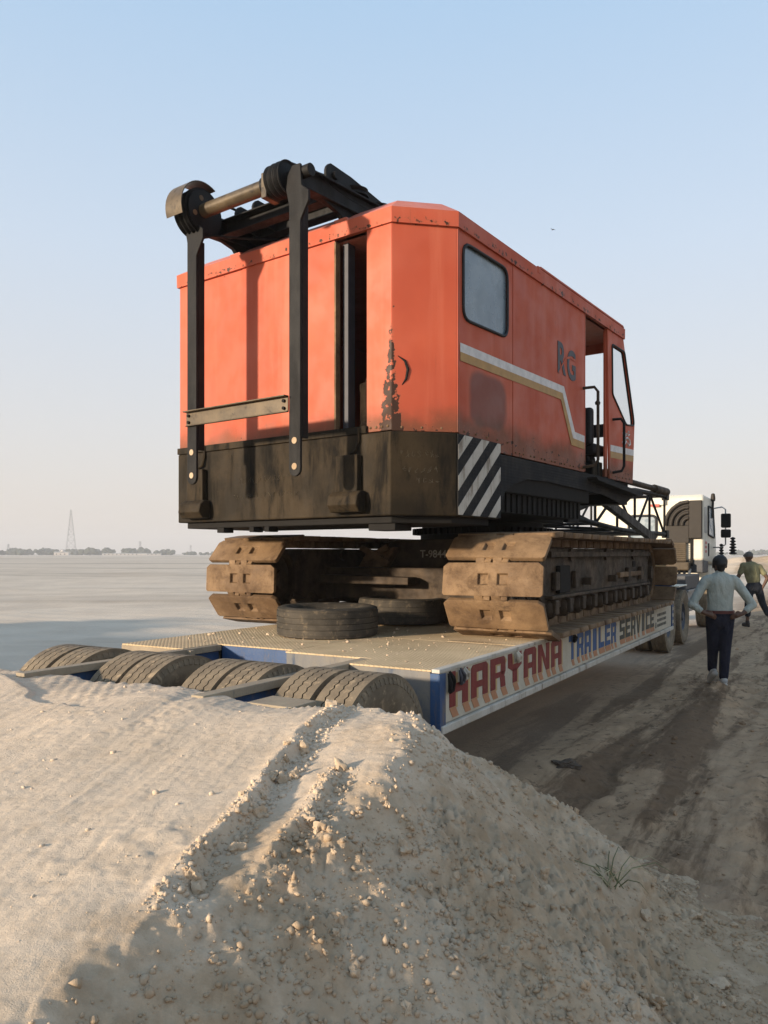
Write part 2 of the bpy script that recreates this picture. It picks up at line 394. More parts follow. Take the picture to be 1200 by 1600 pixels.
gme = grid_mesh('ground', gx, gy, ground_h(GX, GY))
def ground_mat():
    n = NT('sandy_river_bed_ground')
    rotm = n.mapped((1, 1, 1), (0, 0, TH_T))           # y of this frame runs along the road
    x, y, z = n.sep(rotm)
    u0 = rt[0]*TO[0]+rt[1]*TO[1]
    road = n.ramp(n.math('ADD', x, n.math('MULTIPLY', n.noise(.5, 4), .8)), u0-1.2, u0+.6)
    str_co = n.mapped((1, .11, 1), (0, 0, 0), rotm)
    band = n.noise(1.9, 8, .66, str_co, .25); wet = n.ramp(band, .46, .56)
    fine = n.noise(9, 8, .72)
    dry = n.mix(n.ramp(n.noise(2.3, 6, .65), .35, .65), (.44, .300, .184), (.34, .228, .138))
    mud = n.mix(n.ramp(fine, .35, .65), (.15, .094, .055), (.205, .132, .079))
    rc = n.mix(wet, dry, mud); rc = n.mix(n.ramp(fine, .53, .63, 0, .65), rc, (.075, .052, .034))  # dark spots stand in for the shading of small clumps and ruts
    pl = n.noise(.35, 6, .6); pc = n.mix(n.ramp(pl, .35, .68), (.66, .545, .425), (.57, .465, .36))
    far = n.noise(.03, 6, .65, n.mapped((.35, 1.6, 1))); pc = n.mix(n.ramp(far, .48, .62, 0, .75), pc, (.40, .315, .235))
    far2 = n.noise(.12, 5, .6, n.mapped((.3, 1.5, 1))); pc = n.mix(n.ramp(far2, .5, .7, 0, .35), pc, (.68, .585, .48))
    pc = n.mix(n.ramp(n.noise(60, 4), .4, .75, 0, .25), pc, (.34, .28, .22))
    v0_ = ft[0]*TO[0]+ft[1]*TO[1]
    du = n.math('SUBTRACT', x, u0); wob = n.math('ADD', du, n.math('MULTIPLY', n.math('SUBTRACT', n.noise(.45, 5, .6), .5), 1.4))
    for uc, wd in ((1.62, .20), (2.55, .12), (3.35, .22), (4.1, .16), (4.9, .2), (5.6, .15)):     # pressed pale wheel tracks; colour also stands in for rut light and shade
        tm = n.ramp(n.math('ABSOLUTE', n.math('SUBTRACT', wob, uc)), wd*.5, wd*1.25, .62, 0)
        rc = n.mix(n.math('MULTIPLY', tm, n.ramp(n.noise(4.5, 6, .7, str_co), .38, .58)), rc, (.45, .315, .200))
    for uc, wd in ((1.95, .10), (3.0, .13), (3.75, .10), (4.5, .12)):
        tm = n.ramp(n.math('ABSOLUTE', n.math('SUBTRACT', wob, uc)), wd*.4, wd*1.3, .42, 0)
        rc = n.mix(n.math('MULTIPLY', tm, n.ramp(n.noise(5.5, 6, .7, str_co), .4, .6)), rc, (.10, .066, .039)); dv = n.math('SUBTRACT', y, v0_)
    dd = n.math('ADD', n.math('MULTIPLY', du, .66), n.math('MULTIPLY', dv, .75)); dd = n.math('MAXIMUM', dd, n.math('SUBTRACT', du, 1.3))
    dd = n.math('ADD', dd, n.math('MULTIPLY', n.math('SUBTRACT', n.noise(3.5, 7, .65), .5), 1.1))
    rc = n.mix(n.ramp(dd, .55, .95, .85, 0), rc, (.44, .325, .205))
    n.col(n.mix(road, pc, rc)); n.rough(.92); n.b.inputs['Specular IOR Level'].default_value = .15
    h = n.math('ADD', n.noise(26, 8, .7), n.math('MULTIPLY', n.noise(120, 3), .35))
    n.bump(h, .6, .022)
    return n.m
M['ground'] = ground_mat(); gme.materials.append(M['ground'])
tag(link('ground', gme), 'sandy river bed with a rutted damp track', kind='structure')

# ------------------------------------------------------------------ sand loading ramp behind the trailer
STEPS = [((-.60, 2.10), (-.36, 3.28), .045), ((-.33, 2.30), (-.20, 2.92), .030), ((-.36, 3.3), (-.22, 3.85), .028)]
def ramp_h(x, y, detail=True):
    u, v = uv_of(x, y)
    top = 1.015-.115*np.clip(-1.55-v, 0, 9)
    if detail:
        # frame of the scrape marks left by the loading
        ca, sa = math.cos(R(10)), math.sin(R(10)); gu = x*ca-y*sa; gv = x*sa+y*ca
        msk = sstep(fbm(x*1.1+3, y*1.1, 19, 3), -.25, .3); gw = gu+.05*fbm(x*1.5, y*1.5, 23, 3)
        pl = .011*msk*fbm(gw*6, gv*.4, 3, 6, .66)*sstep(fbm(x*.7+9, y*.7, 29, 2), -.15, .2)+.004*fbm(gw*14, gv*.7, 4, 4, .6)+.030*fbm(gw*1.6, gv*.30, 9, 3)+.025*fbm(x*.8, y*.8, 14, 3)+.02*np.maximum(0, vnoise(gw*3.1, gv*.25, 37)-.18)
        groove = np.clip(vnoise(gu*5.5, gv*.45, 33)-.12, 0, 1); pl = pl-.025*groove*sstep(fbm(x*1.4, y*1.4, 50, 3), -.1, .2)
        pl = pl+.012*np.clip(fbm(x*14, y*14, 71, 4), 0, 1)*sstep(fbm(x*1.7, y*1.7, 52, 3), .0, .25)
        top = top+pl
        # pressed pad next to the trailer lies a little lower behind a broken ledge
        le = v+1.62+.22*fbm(u*1.3, v*.2, 61, 5)+.13*(u+2.2)
        top = top-.028*sstep(le, -.02, .03)*sstep(-u, .95, 1.25)
        le2 = v+2.05+.3*fbm(u*.9+7, v*.2, 63, 5)+.10*(u+2.2); top = top-.018*sstep(le2, -.02, .025)*(1-sstep(le2, .05, .5))*sstep(-u, 1.3, 1.7)
        top = top+.0035*np.sin(u*62)*np.sin(v*62)*sstep(le, .05, .2)*sstep(-u, 1.0, 1.4)
        for P0, P1, hg in STEPS:
            dx, dy = P1[0]-P0[0], P1[1]-P0[1]; L = math.hypot(dx, dy); dx /= L; dy /= L
            al = (x-P0[0])*dx+(y-P0[1])*dy; ds = (x-P0[0])*dy-(y-P0[1])*dx+.05*fbm(x*4, y*4, 81, 4, .6)+.02*np.sin(al*9)
            mm = sstep(al, -.12, .1)*(1-sstep(al, L-.12, L+.12))
            top = top-hg*mm*sstep(ds, -.012, .03)*(1-sstep(ds, .06, .40))+.014*mm*np.exp(-((ds+.012)/.03)**2)
    ue = .52+.34*np.clip(-v-1.0, 0, 1.0)-.03*np.clip(-v-2.3, 0, 3)
    if detail: ue = ue+.16*fbm(v*1.3, u*.3+4, 5, 5, .6)
    side = top*.0+.98-.115*np.clip(-1.55-v, 0, 9)+(ue-u)*.80
    if detail: side = side+.06*fbm(x*1.6, y*1.6, 101, 4, .5)-.05*np.abs(fbm(u*.9, v*3.1, 104, 3))
    ve = -1.20+.05*np.sin(u*3)
    if detail: ve = ve+.14*fbm(u*2.2, v*.3, 7, 4)
    # heaped higher round the right hand tyre
    top = top-.04*np.exp(-((u+.35)/.3)**2)*sstep(v, -1.75, -1.2)
    end = 1.0+.02*np.exp(-((u+.05)/.45)**2)+(ve-v)*.92
    if detail: end = end+.05*fbm(x*5, y*5, 121, 5, .6)
    k = .035
    cor = .86-(.66*u+.75*v)*1.0
    cor = (.76-(.66*u+.75*v))*.88+(.06*fbm(x*1.8, y*1.8, 102, 4, .5) if detail else 0)
    h = smin(smin(smin(top, side, k), end, k), cor, k)
    # spread of loose sand at the foot
    foot = np.where(h < .22, .22*np.exp((h-.22)/.22)-.035, h)
    h = np.where(h < .22, foot+np.minimum(0, h+.22)*.9, h)
    h = smin(h, np.full_like(h, 3.), .01)
    if detail:
        sl = sstep(np.minimum(np.minimum(side, end), cor)-top, .12, -.06)
        ft_ = sstep(h, .0, .16); pt = .35+1.1*sstep(vnoise(x*1.7, y*1.7, 160)+.6*vnoise(x*4.1, y*4.1, 161), -.25, .35)
        bil = .5*np.abs(vnoise(x*11, y*11, 131))+.7*np.abs(vnoise(x*24, y*24, 132))+.7*np.abs(vnoise(x*46, y*46, 133))
        h = h+sl*ft_*pt*(.054*bil-.031+.014*fbm(x*40, y*40, 141, 2)); h = h+(1-sl)*.003*fbm(x*40, y*40, 151, 3)
    return h
rx = np.arange(-6.2, 3.4, .0125); rx = rx[rx > -6.2]; ry = np.concatenate([np.arange(.9, 4.4, .0095), np.arange(4.4, 6.6, .0125), np.arange(6.6, 8.0, .03)])
# coarse on the far left where it is hidden or out of frame
rx = np.concatenate([np.arange(-6.2, -3.2, .03), np.arange(-3.2, -1.8, .0125), np.arange(-1.8, 2.4, .0095), np.arange(2.4, 3.3, .0125)])
RX, RY = np.meshgrid(rx, ry); RZ = ramp_h(RX, RY); GZ = ground_h(RX, RY)
keep = (RZ > GZ-.012)
rme = grid_mesh('sand_ramp', rx, ry, np.maximum(RZ, GZ-.05), keep)
def sand_mat():
    n = NT('pale_dry_sand')
    a = n.mix(n.ramp(n.noise(1.6, 6, .6), .35, .68), (.63, .505, .375), (.56, .445, .325))
    a = n.mix(n.ramp(n.noise(14, 7, .68), .45, .72, 0, .5), a, (.44, .335, .230))
    a = n.mix(n.ramp(n.noise(160, 3, .6), .5, .75, 0, .35), a, (.35, .26, .17))
    # flank shade darkened into the colour, mixed with browner soil; pale dry sand between
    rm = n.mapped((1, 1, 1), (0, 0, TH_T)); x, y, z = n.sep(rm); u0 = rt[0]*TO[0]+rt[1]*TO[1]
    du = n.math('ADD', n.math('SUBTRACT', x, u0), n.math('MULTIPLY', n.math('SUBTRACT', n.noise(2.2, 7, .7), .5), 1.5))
    shade_soil = n.math('MULTIPLY', n.ramp(du, .35, .95), n.ramp(n.noise(1.1, 6, .65), .36, .56, .45, 1))
    a = n.mix(shade_soil, a, n.mix(n.ramp(n.noise(8, 7, .7), .4, .66), (.36, .262, .168), (.47, .352, .236)))
    n.col(a); n.rough(.95); n.b.inputs['Specular IOR Level'].default_value = .1
    n.bump(n.math('ADD', n.noise(55, 8, .75), n.math('MULTIPLY', n.noise(300, 2), .3)), .55, .010); return n.m
M['clod'] = worn('dry_soil_clod', (.46, .35, .24), (.54, .42, .295), (.33, .24, .16), .95, 0, .4, 1.2, .4, False, .1)
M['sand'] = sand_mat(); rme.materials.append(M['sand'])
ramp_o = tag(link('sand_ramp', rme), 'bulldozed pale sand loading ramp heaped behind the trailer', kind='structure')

# clods of dried sand
def clod_mesh(seed):
    bm = bmesh.new(); bmesh.ops.create_icosphere(bm, subdivisions=3, radius=1)
    for v in bm.verts:
        p = v.co.copy(); k = .8+.45*mnoise.noise(p*1.1+Vector((seed*7.1, 0, 0)))+.30*mnoise.cell(p*1.6+Vector((seed*2.3, seed, 0)))*.5+.26*mnoise.noise(p*2.6+Vector((0, seed*3.3, 0)))+.12*mnoise.noise(p*6+Vector((0, seed*1.3, 0)))
        v.co = p*k*Vector((1.0, .82+.1*(seed % 3), .72))
    me = bpy.data.meshes.new('clod'); bm.to_mesh(me); bm.free(); me.materials.append(M['clod'])
    me.polygons.foreach_set('use_smooth', [True]*len(me.polygons)); me.set_sharp_from_angle(angle=R(38)); return me
clods = [clod_mesh(i) for i in range(9)]
def clod_low(seed):
    bm = bmesh.new(); bmesh.ops.create_icosphere(bm, subdivisions=1, radius=1)
    vs = [tuple(v.co*(1+.45*mnoise.noise(v.co*1.3+Vector((seed*5.7, 0, 0))))*Vector((1, .85, .75)) if False else (v.co*(1+.75*mnoise.noise(v.co*1.7+Vector((seed*5.7, 0, 0)))))) for v in bm.verts]
    fs = [[x.index for x in f.verts] for f in bm.faces]; bm.free(); return np.array(vs), np.array(fs)
lows = [clod_low(i) for i in range(6)]
def sample_slope(n, cx, cy):
    x = cx(n); y = cy(n); z = ramp_h(x, y); u, v = uv_of(x, y)
    top = 1.015-.115*np.clip(-1.55-v, 0, 9)
    ue = .52+.34*np.clip(-v-1.0, 0, 1.0); pln = np.minimum(.98-.115*np.clip(-1.55-v, 0, 9)+(ue-u)*.80, (.76-(.66*u+.75*v))*.88)
    dens = sstep(top-pln, -.02, .10)*sstep(z-ground_h(x, y), -.02, .03)
    dens = dens*(.10+1.9*np.clip(vnoise(x*3.3, y*3.3, 200)+.35, 0, 1)*np.clip(vnoise(x*1.1, y*1.1, 201)+.55, 0, 1))
    dens = np.maximum(dens, .004*(z > .5))
    for P0, P1, hg in STEPS[:3]:
        dx, dy = P1[0]-P0[0], P1[1]-P0[1]; L = math.hypot(dx, dy); dx /= L; dy /= L
        al = (x-P0[0])*dx+(y-P0[1])*dy; ds = (x-P0[0])*dy-(y-P0[1])*dx
        dens = np.maximum(dens, .9*(al > -.1)*(al < L+.05)*(ds > -.03)*(ds < .10))
    edge = np.exp(-((top-pln-.02)/.06)**2); dens = np.maximum(dens, .45*edge)
    k = rng.random(n) < dens
    return x[k], y[k], z[k]
bx_, by_, bz_ = sample_slope(2600, lambda n: rng.uniform(-1.6, 2.0, n), lambda n: rng.uniform(1.2, 5.6, n))
sz = .0085*(rng.random(len(bx_))**-.55); sz = np.clip(sz, .008, .036)
order = np.argsort(-sz/np.maximum(by_, .5))[:300]
for i in order:
    o = link('clod', clods[rng.integers(9)], ramp_o, (bx_[i], by_[i], bz_[i]+sz[i]*.12), tuple(rng.uniform(0, 6.28, 3)))
    s_ = sz[i]; o.scale = (s_*rng.uniform(.8, 1.3), s_*rng.uniform(.8, 1.2), s_)
px_, py_, pz_ = sample_slope(120000, lambda n: rng.uniform(-1.8, 2.1, n), lambda n: rng.uniform(1.0, 6.2, n))
n_ = len(px_); ss = np.clip(.0027*(rng.random(n_)**-.55), .0025, .013)
V = []; Fc = []; off = 0
for k in range(n_):
    vs, fs = lows[k % 6]; a = rng.random()*6.28; ca, sa = math.cos(a), math.sin(a)
    q = vs*ss[k]*rng.uniform(.55, 1.35, 3); q = np.stack([q[:, 0]*ca-q[:, 1]*sa, q[:, 0]*sa+q[:, 1]*ca, q[:, 2]*.85], 1)+np.array([px_[k], py_[k], pz_[k]+ss[k]*.05])
    V.append(q); Fc.append(fs+off); off += len(vs)
V = np.concatenate(V); Fc = np.concatenate(Fc)
cme = bpy.data.meshes.new('loose_crumbs'); cme.vertices.add(len(V)); cme.vertices.foreach_set('co', V.ravel())
cme.loops.add(Fc.size); cme.loops.foreach_set('vertex_index', Fc.ravel().astype(np.int32)); cme.polygons.add(len(Fc))
cme.polygons.foreach_set('loop_start', np.arange(0, Fc.size, 3, dtype=np.int32)); cme.update(); cme.validate(); cme.materials.append(M['sand'])
tag(link('loose_crumbs', cme, ramp_o), kind='stuff')
def scatter(name, pts, sizes, mat, parent, loc=(0, 0, 0)):
    V = []; Fc = []; off = 0
    for k, (p, s_) in enumerate(zip(pts, sizes)):
        vs, fs = lows[k % 6]; a = rng.random()*6.28; ca, sa = math.cos(a), math.sin(a); q = vs*s_*rng.uniform(.55, 1.4, 3)
        q = np.stack([q[:, 0]*ca-q[:, 1]*sa, q[:, 0]*sa+q[:, 1]*ca, q[:, 2]*.7], 1)+np.array(p); V.append(q); Fc.append(fs+off); off += len(vs)
    me = bpy.data.meshes.new(name); me.from_pydata(np.concatenate(V).tolist(), [], np.concatenate(Fc).tolist()); me.materials.append(mat)
    return tag(link(name, me, parent, loc), kind='stuff')
gu_ = rng.uniform(.4, 7, 1500); gv_ = rng.uniform(-1.2, 13, 1500); kk = vnoise(gu_*.8, gv_*.5, 300) > -.05; gu_ = gu_[kk]; gv_ = gv_[kk]
gX = TO[0]+rt[0]*gu_+ft[0]*gv_; gY = TO[1]+rt[1]*gu_+ft[1]*gv_; gZ = ground_h(gX, gY)
scatter('road_crumbs', list(zip(gX, gY, gZ+.002)), np.clip(.006*rng.random(len(gX))**-.5, .005, .035), M['ground'], bpy.data.objects['ground'])
#NEXT

# ------------------------------------------------------------------ tyres and wheels
def tyre_mb(Rr, W, rim_r, n=64, tread=True):
    """tyre revolved about X, tread blocks cut by zigzag grooves"""
    m = MB(); hw = W/2
    prof = [(rim_r, -hw*.62), (rim_r+.03, -hw*.80), (Rr*.78, -hw*1.0), (Rr*.90, -hw*.99), (Rr*.965, -hw*.90)]
    m.lathe(prof+[(Rr*.962, -hw*.86), (Rr*.962, hw*.86)]+[(r, -x) for r, x in prof[::-1]], n)
    m.lathe([(rim_r, -hw*.62), (rim_r, hw*.62)], n)
    if tread:
        N = 62; nz = 2*N
        rows = [(-.94, -.52), (-.45, -.035), (.035, .45), (.52, .94)]
        for ri, (a, b) in enumerate(rows):
            vs = []
            for k in range(nz):
                ang = 2*math.pi*k/nz; zz = .045 if k % 2 else -.045; ea = 0 if ri == 0 else zz; eb = 0 if ri == 3 else zz
                for rad, xx in ((Rr*.955, a+ea), (Rr, a+ea), (Rr, b+eb), (Rr*.955, b+eb)): vs.append((hw*xx, rad*math.cos(ang), rad*math.sin(ang)))
            m.add(vs, [(4*k+j, 4*((k+1) % nz)+j, 4*((k+1) % nz)+j+1, 4*k+j+1) for k in range(nz) for j in range(3)])
        for sgn in (-1, 1):                      # shoulder lug bars
            for k in range(N):
                a0 = 2*math.pi*(k+.10)/N; a1 = 2*math.pi*(k+.70)/N
                vs = []
                for rad, xx in ((Rr*.996, .90), (Rr*.885, 1.03), (Rr*.875, .95), (Rr*.95, .85)):
                    vs += [(sgn*hw*xx, rad*math.cos(a0), rad*math.sin(a0)), (sgn*hw*xx, rad*math.cos(a1), rad*math.sin(a1))]
                m.add(vs, [(0, 1, 3, 2), (2, 3, 5, 4), (0, 2, 4, 6), (1, 7, 5, 3), (6, 7, 1, 0)])
    return m
def rim_mb(r, W):
    m = MB(); hw = W/2
    m.lathe([(r+.012, hw*.66), (r-.015, hw*.70), (r-.03, hw*.45), (r*.72, hw*.20), (r*.48, hw*.12), (r*.46, hw*.42), (r*.30, hw*.46), (r*.28, hw*.75), (.001, hw*.77)], 36)
    m.lathe([(r+.012, -hw*.66), (r-.03, -hw*.5), (r*.7, -hw*.1), (.001, -hw*.1)], 36)
    for k in range(8):
        a = 2*math.pi*k/8; m.tube((hw*.44, r*.38*math.cos(a), r*.38*math.sin(a)), (hw*.56, r*.38*math.cos(a), r*.38*math.sin(a)), .02, n=6)
    return m
_ty = tyre_mb(.53, .265, .27).build('tyre', M['rubber'], smooth=40); TYRE = _ty.data; bpy.data.objects.remove(_ty)
_ty = tyre_mb(.53, .265, .27).build('tyre', M['rubberd'], smooth=40); TYRED = _ty.data; bpy.data.objects.remove(_ty)
_ri = rim_mb(.275, .265).build('rim', M['rim'], smooth=35); RIM = _ri.data; bpy.data.objects.remove(_ri)
def wheel(parent, x, y, z, spin, flip=False, dark=False):
    rot = (spin, 0, math.pi if flip else 0)
    t = link('wheel', RIM, parent, (x, y, z), rot)
    link('tyre', TYRED if dark else TYRE, t)
    return t

# ------------------------------------------------------------------ low-bed trailer
tr = empty('low_bed_trailer', tw(-1.5, 4, 0), -TH_T, 'low-bed trailer with sandy deck carrying the orange crane, hand-lettered white side beam', 'trailer')
TL = (1.5, -4, 0)     # child offset so parts are written in (u, v, z)
def tp(mb, name, mat, bevel=.004, smooth=None, parent=None, kind=None):
    return mb.build(name, mat, parent or tr, bevel, smooth, TL if parent is None else (0, 0, 0), kind=kind)
# deck plates (each a sheet of chequer plate)
vs_ = [0, 1.55, 3.1, 4.7, 6.4, 8.1]; us = [(-2.995, -2.29), (-2.285, -1.49), (-1.485, -.70), (-.695, -.06)]
for ui, (a, b) in enumerate(us):
    for j in range(5):
        v0 = vs_[j]+.003; v1 = vs_[j+1]-.003
        if j == 0: v0 = .40 if ui in (1, 2) else .003
        if j == 0 and ui == 2: v0 = .30
        dz = random.uniform(-.003, .003)
        tp(MB().box(a, b, v0, v1, DECK-.012+dz, DECK+dz), 'deck_plate', M['deck'], .002)
tp(MB().box(-.055, .004, -.0, 8.1, DECK-.02, DECK+.006), 'edge_strip', M['white'], .004)
tp(MB().box(-3.0, -2.2, .0, .05, DECK-.08, DECK-.013), 'rear_lip', M['dusty'], .004)
# side beam on the right: web, flanges, blue end cap
beam = tp(MB().box(-.035, -.005, .012, 8.1, .66, DECK-.022), 'side_beam', M['signw'], .002)
tp(MB().box(-.12, .022, .012, 8.12, .60, .655), 'lower_flange', M['white'], .008)
m = MB(); m.box(-.062, .002, -.006, .011, .60, DECK-.022); m.box(.0025, .008, -.004, .085, .606, DECK-.024); tp(m, 'blue_end_cap', M['blue'], .002)
tp(MB().box(-3.0, -2.965, .012, 8.1, .62, DECK-.022), 'left_side_beam', M['signw'], .003)
# rear closing plates below the deck edge
M['steel'] = worn('stained_blue_grey_steel', (.15, .15, .15), (.20, .175, .14), (.05, .075, .12), .7, 0, .42, 2.4, .2)
tp(MB().box(-.69, -.064, .0, .018, .55, DECK-.014), 'closing_plate', M['steel'], .003)
tp(MB().box(-2.24, -.80, .405, .42, .45, DECK-.014), 'closing_plate', M['blue'], .003)
tp(MB().box(-1.48, -.80, .303, .32, .62, DECK-.014), 'closing_plate', M['steel'], .003)
tp(MB().box(-2.96, -2.33, .05, .065, .55, DECK-.082), 'closing_plate', M['dusty'], .003)
# spine beams running back between the wheels
for (a, b) in ((-.79, -.70), (-2.33, -2.24)):
    m = MB(); m.box(a, b, -1.42, .40, DECK-.055, DECK-.005); tp(m, 'spine_top_flange', M['dusty'], .004)
    m = MB(); m.box(a+.03, b-.03, -1.42, .40, .45, DECK-.056); tp(m, 'spine_web', M['blue'], .003)
# small blue bracket at the back corner and the axle
m = MB(); m.box(-.50, -.20, -1.30, -1.08, .955, .985); tp(m, 'mudguard_bracket', M['dusty'], .004); m = MB(); m.box(-.23, -.196, -1.305, -1.08, .72, .954); m.box(-.50, -.231, -1.08, -1.06, .72, .954); tp(m, 'bracket_leg', M['blue'], .004)
m = MB(); m.tube((-2.9, -.60, .53), (-.1, -.60, .53), .07, n=14); tp(m, 'axle', M['blacker'], 0, 40)
for k, uu in enumerate((-.185, -.475, -.930, -1.215, -1.760, -2.045, -2.535, -2.83)):
    wheel(tr, uu+TL[0], -.60+TL[1], .545, random.uniform(0, 6), flip=(k % 2 == 1))
# cross bearers beneath and longitudinal main girders
for vv in (1.2, 2.4, 3.6, 4.8, 6.0, 7.2): tp(MB().box(-2.96, -.04, vv, vv+.10, .68, DECK-.016), 'cross_bearer', M['blacker'], 0)
for uu in (-.78, -2.30): tp(MB().box(uu, uu+.12, .45, 8.1, .50, DECK-.017), 'main_girder', M['blacker'], 0)
# gooseneck up over the tractor
m = MB(); m.box(-2.95, -.02, 8.1, 8.22, .62, 1.32); tp(m, 'front_bulkhead', M['blue'], .006)
m = MB(); m.prism([(8.2, 1.0), (8.2, 1.34), (11.4, 1.42), (11.4, 1.22), (9.0, 1.14)], lambda a, b, t: (t, a, b), -2.2, -.85); tp(m, 'gooseneck', M['signw'], .01)
m = MB(); m.box(-.03, .012, 8.04, 8.16, .64, 1.14); tp(m, 'blue_stake', M['blue'], .004)
m = MB()
for k in range(4): m.box(.0122, .016, 8.06, 8.14, .70+.1*k, .75+.1*k)
tp(m, 'reflector_marks', M['white'], 0)

# lettering: painted block capitals with slanted feet
GL = {  # strokes as quads in a 1 x 1 cell
 'H': [[(0,0),(.32,0),(.32,1),(0,1)], [(.68,0),(1,0),(1,1),(.68,1)], [(.32,.38),(.68,.38),(.68,.64),(.32,.64)]],
 'A': [[(0,0),(.32,0),(.32,1),(.10,1),(0,.90)], [(.68,0),(1,0),(1,.90),(.90,1),(.68,1)], [(.32,.76),(.68,.76),(.68,1),(.32,1)], [(.32,.28),(.68,.28),(.68,.48),(.32,.48)]],
 'R': [[(0,0),(.32,0),(.32,1),(0,1)], [(.32,.78),(.9,.78),(1,.88),(.9,1),(.32,1)], [(.68,.40),(1,.50),(1,.88),(.68,.78)], [(.32,.34),(.9,.34),(1,.50),(.68,.52),(.32,.52)], [(.62,.34),(.95,.34),(1,0),(.68,0)]],
 'Y': [[(.34,0),(.66,0),(.66,.45),(.34,.45)], [(0,.55),(.34,.40),(.34,.62),(.30,1),(0,1)], [(.66,.40),(1,.55),(1,1),(.70,1),(.66,.62)], [(.34,.40),(.66,.40),(.66,.62),(.34,.62)]],
 'N': [[(0,0),(.30,0),(.30,1),(0,1)], [(.70,0),(1,0),(1,1),(.70,1)], [(.30,1),(.30,.62),(.70,0),(.70,.38)]],
 'T': [[(0,.74),(1,.74),(1,1),(0,1)], [(.34,0),(.66,0),(.66,.74),(.34,.74)]],
 'I': [[(.2,0),(.8,0),(.8,1),(.2,1)]],
 'L': [[(0,0),(.34,0),(.34,1),(0,1)], [(.34,0),(1,0),(1,.25),(.34,.25)]],
 'E': [[(0,0),(.32,0),(.32,1),(0,1)], [(.32,0),(1,0),(1,.22),(.32,.22)], [(.32,.40),(.9,.40),(.9,.60),(.32,.60)], [(.32,.78),(1,.78),(1,1),(.32,1)]],
 'S': [[(0,0),(1,0),(1,.22),(0,.22)], [(.68,.22),(1,.22),(1,.60),(.68,.60)], [(0,.40),(.68,.40),(.68,.60),(0,.60)], [(0,.60),(.32,.60),(.32,1),(0,1)], [(.32,.78),(1,.78),(1,1),(.32,1)]],
 'V': [[(0,1),(.30,1),(.62,0),(.36,0)], [(.70,1),(1,1),(.64,0),(.40,0)]],
 'C': [[(0,0),(.32,0),(.32,1),(0,1)], [(.32,0),(1,0),(1,.24),(.32,.24)], [(.32,.76),(1,.76),(1,1),(.32,1)]],
}
FEET = {'H': [(0,.32),(.68,1)], 'A': [(0,.32),(.68,1)], 'R': [(0,.32),(.66,1)], 'Y': [(.34,.66)], 'N': [(0,.30),(.70,1)], 'T': [(.34,.66)], 'I': [(.2,.8)], 'L': [(0,1)], 'E': [(0,1)], 'S': [(0,1)], 'V': [(.36,.64)], 'C': [(0,1)]}
def word(s, v0, v1, z0, z1, mat, foot):
    n = len(s); cw = (v1-v0)/n
    for i, ch in enumerate(s):
        a = v0+i*cw; wd = cw*.85
        zz0 = z0+random.uniform(-.004, .004)
        m = MB(); m.cm = 0
        for q in GL[ch]: m.prism([(a+x*wd, zz0+y*(z1-zz0)) for x, y in q], lambda p, r, t: (t, p, r), -.0045, -.0015)
        lo = tp(m, 'letter', mat, 0)
        lo.location = TL; lo.parent = tr
        lo.name = 'letter'
        f = MB()
        for (x0, x1) in FEET[ch]:
            f.prism([(a+x0*wd, zz0-.004), (a+x1*wd, zz0-.004), (a+x1*wd+foot*.75, zz0-foot), (a+x0*wd+foot*.75, zz0-foot)], lambda p, r, t: (t, p, r), -.0045, -.002)
        tp(f, 'letter_foot_shade', M['ltan'], 0)
        f = MB()
        for q in GL[ch][:2]:
            f.prism([(a+x*wd+.035, zz0+y*(z1-zz0)-.012) for x, y in q], lambda p, r, t: (t, p, r), -.0048, -.0030)
        tp(f, 'letter_side_shade', M['lyel'], 0)
word('HARYANA', .16, 2.62, .752, .988, M['lred'], .072)
word('TRAILER', 2.80, 4.66, .752, .988, M['lblue'], .066)
word('SERVICE', 4.80, 6.80, .752, .988, M['lgreen'], .060)
m = MB()
for j in range(3):
    p = 7.0
    while p < 7.62:
        L = random.choice((.05, .07, .1)); m.box(-.0045, -.002, p, min(p+L, 7.64), .915-j*.075-.04, .915-j*.075); p += L+.03
m.prism([(6.86, .72), (6.93, .72), (6.915, .80), (6.88, .80)], lambda p, r, t: (t, p, r), -.0045, -.002)
tp(m, 'address_lines', M['lgreen'], 0)
# lashing loops and rags hung over the edge
def rag(v, L, w_, mat):
    m = MB(); n = 8
    for k in range(n):
        t = k/n; pass
    pts = [(.012, v, DECK-.02), (.034, v+.01, DECK-.06), (.030, v+.03, DECK-.02-L*.5), (.02, v+.035, DECK-.02-L), (.024, v-.01, DECK-.02-L*1.02), (.034, v-.03, DECK-.02-L*.55), (.016, v-.02, DECK-.03)]
    m.path(pts, [w_*.5, w_, w_*1.1, w_*.9, w_, w_, w_*.5], 8); return tp(m, 'lashing_loop', mat, 0, 60)
rag(.13, .13, .016, M['blacker']); rag(.30, .10, .014, M['navy']); rag(.37, .08, .012, M['white']); rag(1.38, .08, .016, M['signw']); rag(2.90, .07, .016, M['blacker'])
# sand and crumbs dropped on the deck
dpt = []
for k in range(420):
    u_ = random.gauss(-1.6, .8); v_ = abs(random.gauss(.9, 1.3))+.05
    if -2.95 < u_ < -.08 and v_ < 7.9 and (v_ > .46 or u_ > -.66): dpt.append((u_, v_, DECK+.003))
scatter('deck_grit', dpt, [min(.018, .003*random.random()**-.5) for _ in dpt], M['clod'], tr, TL)
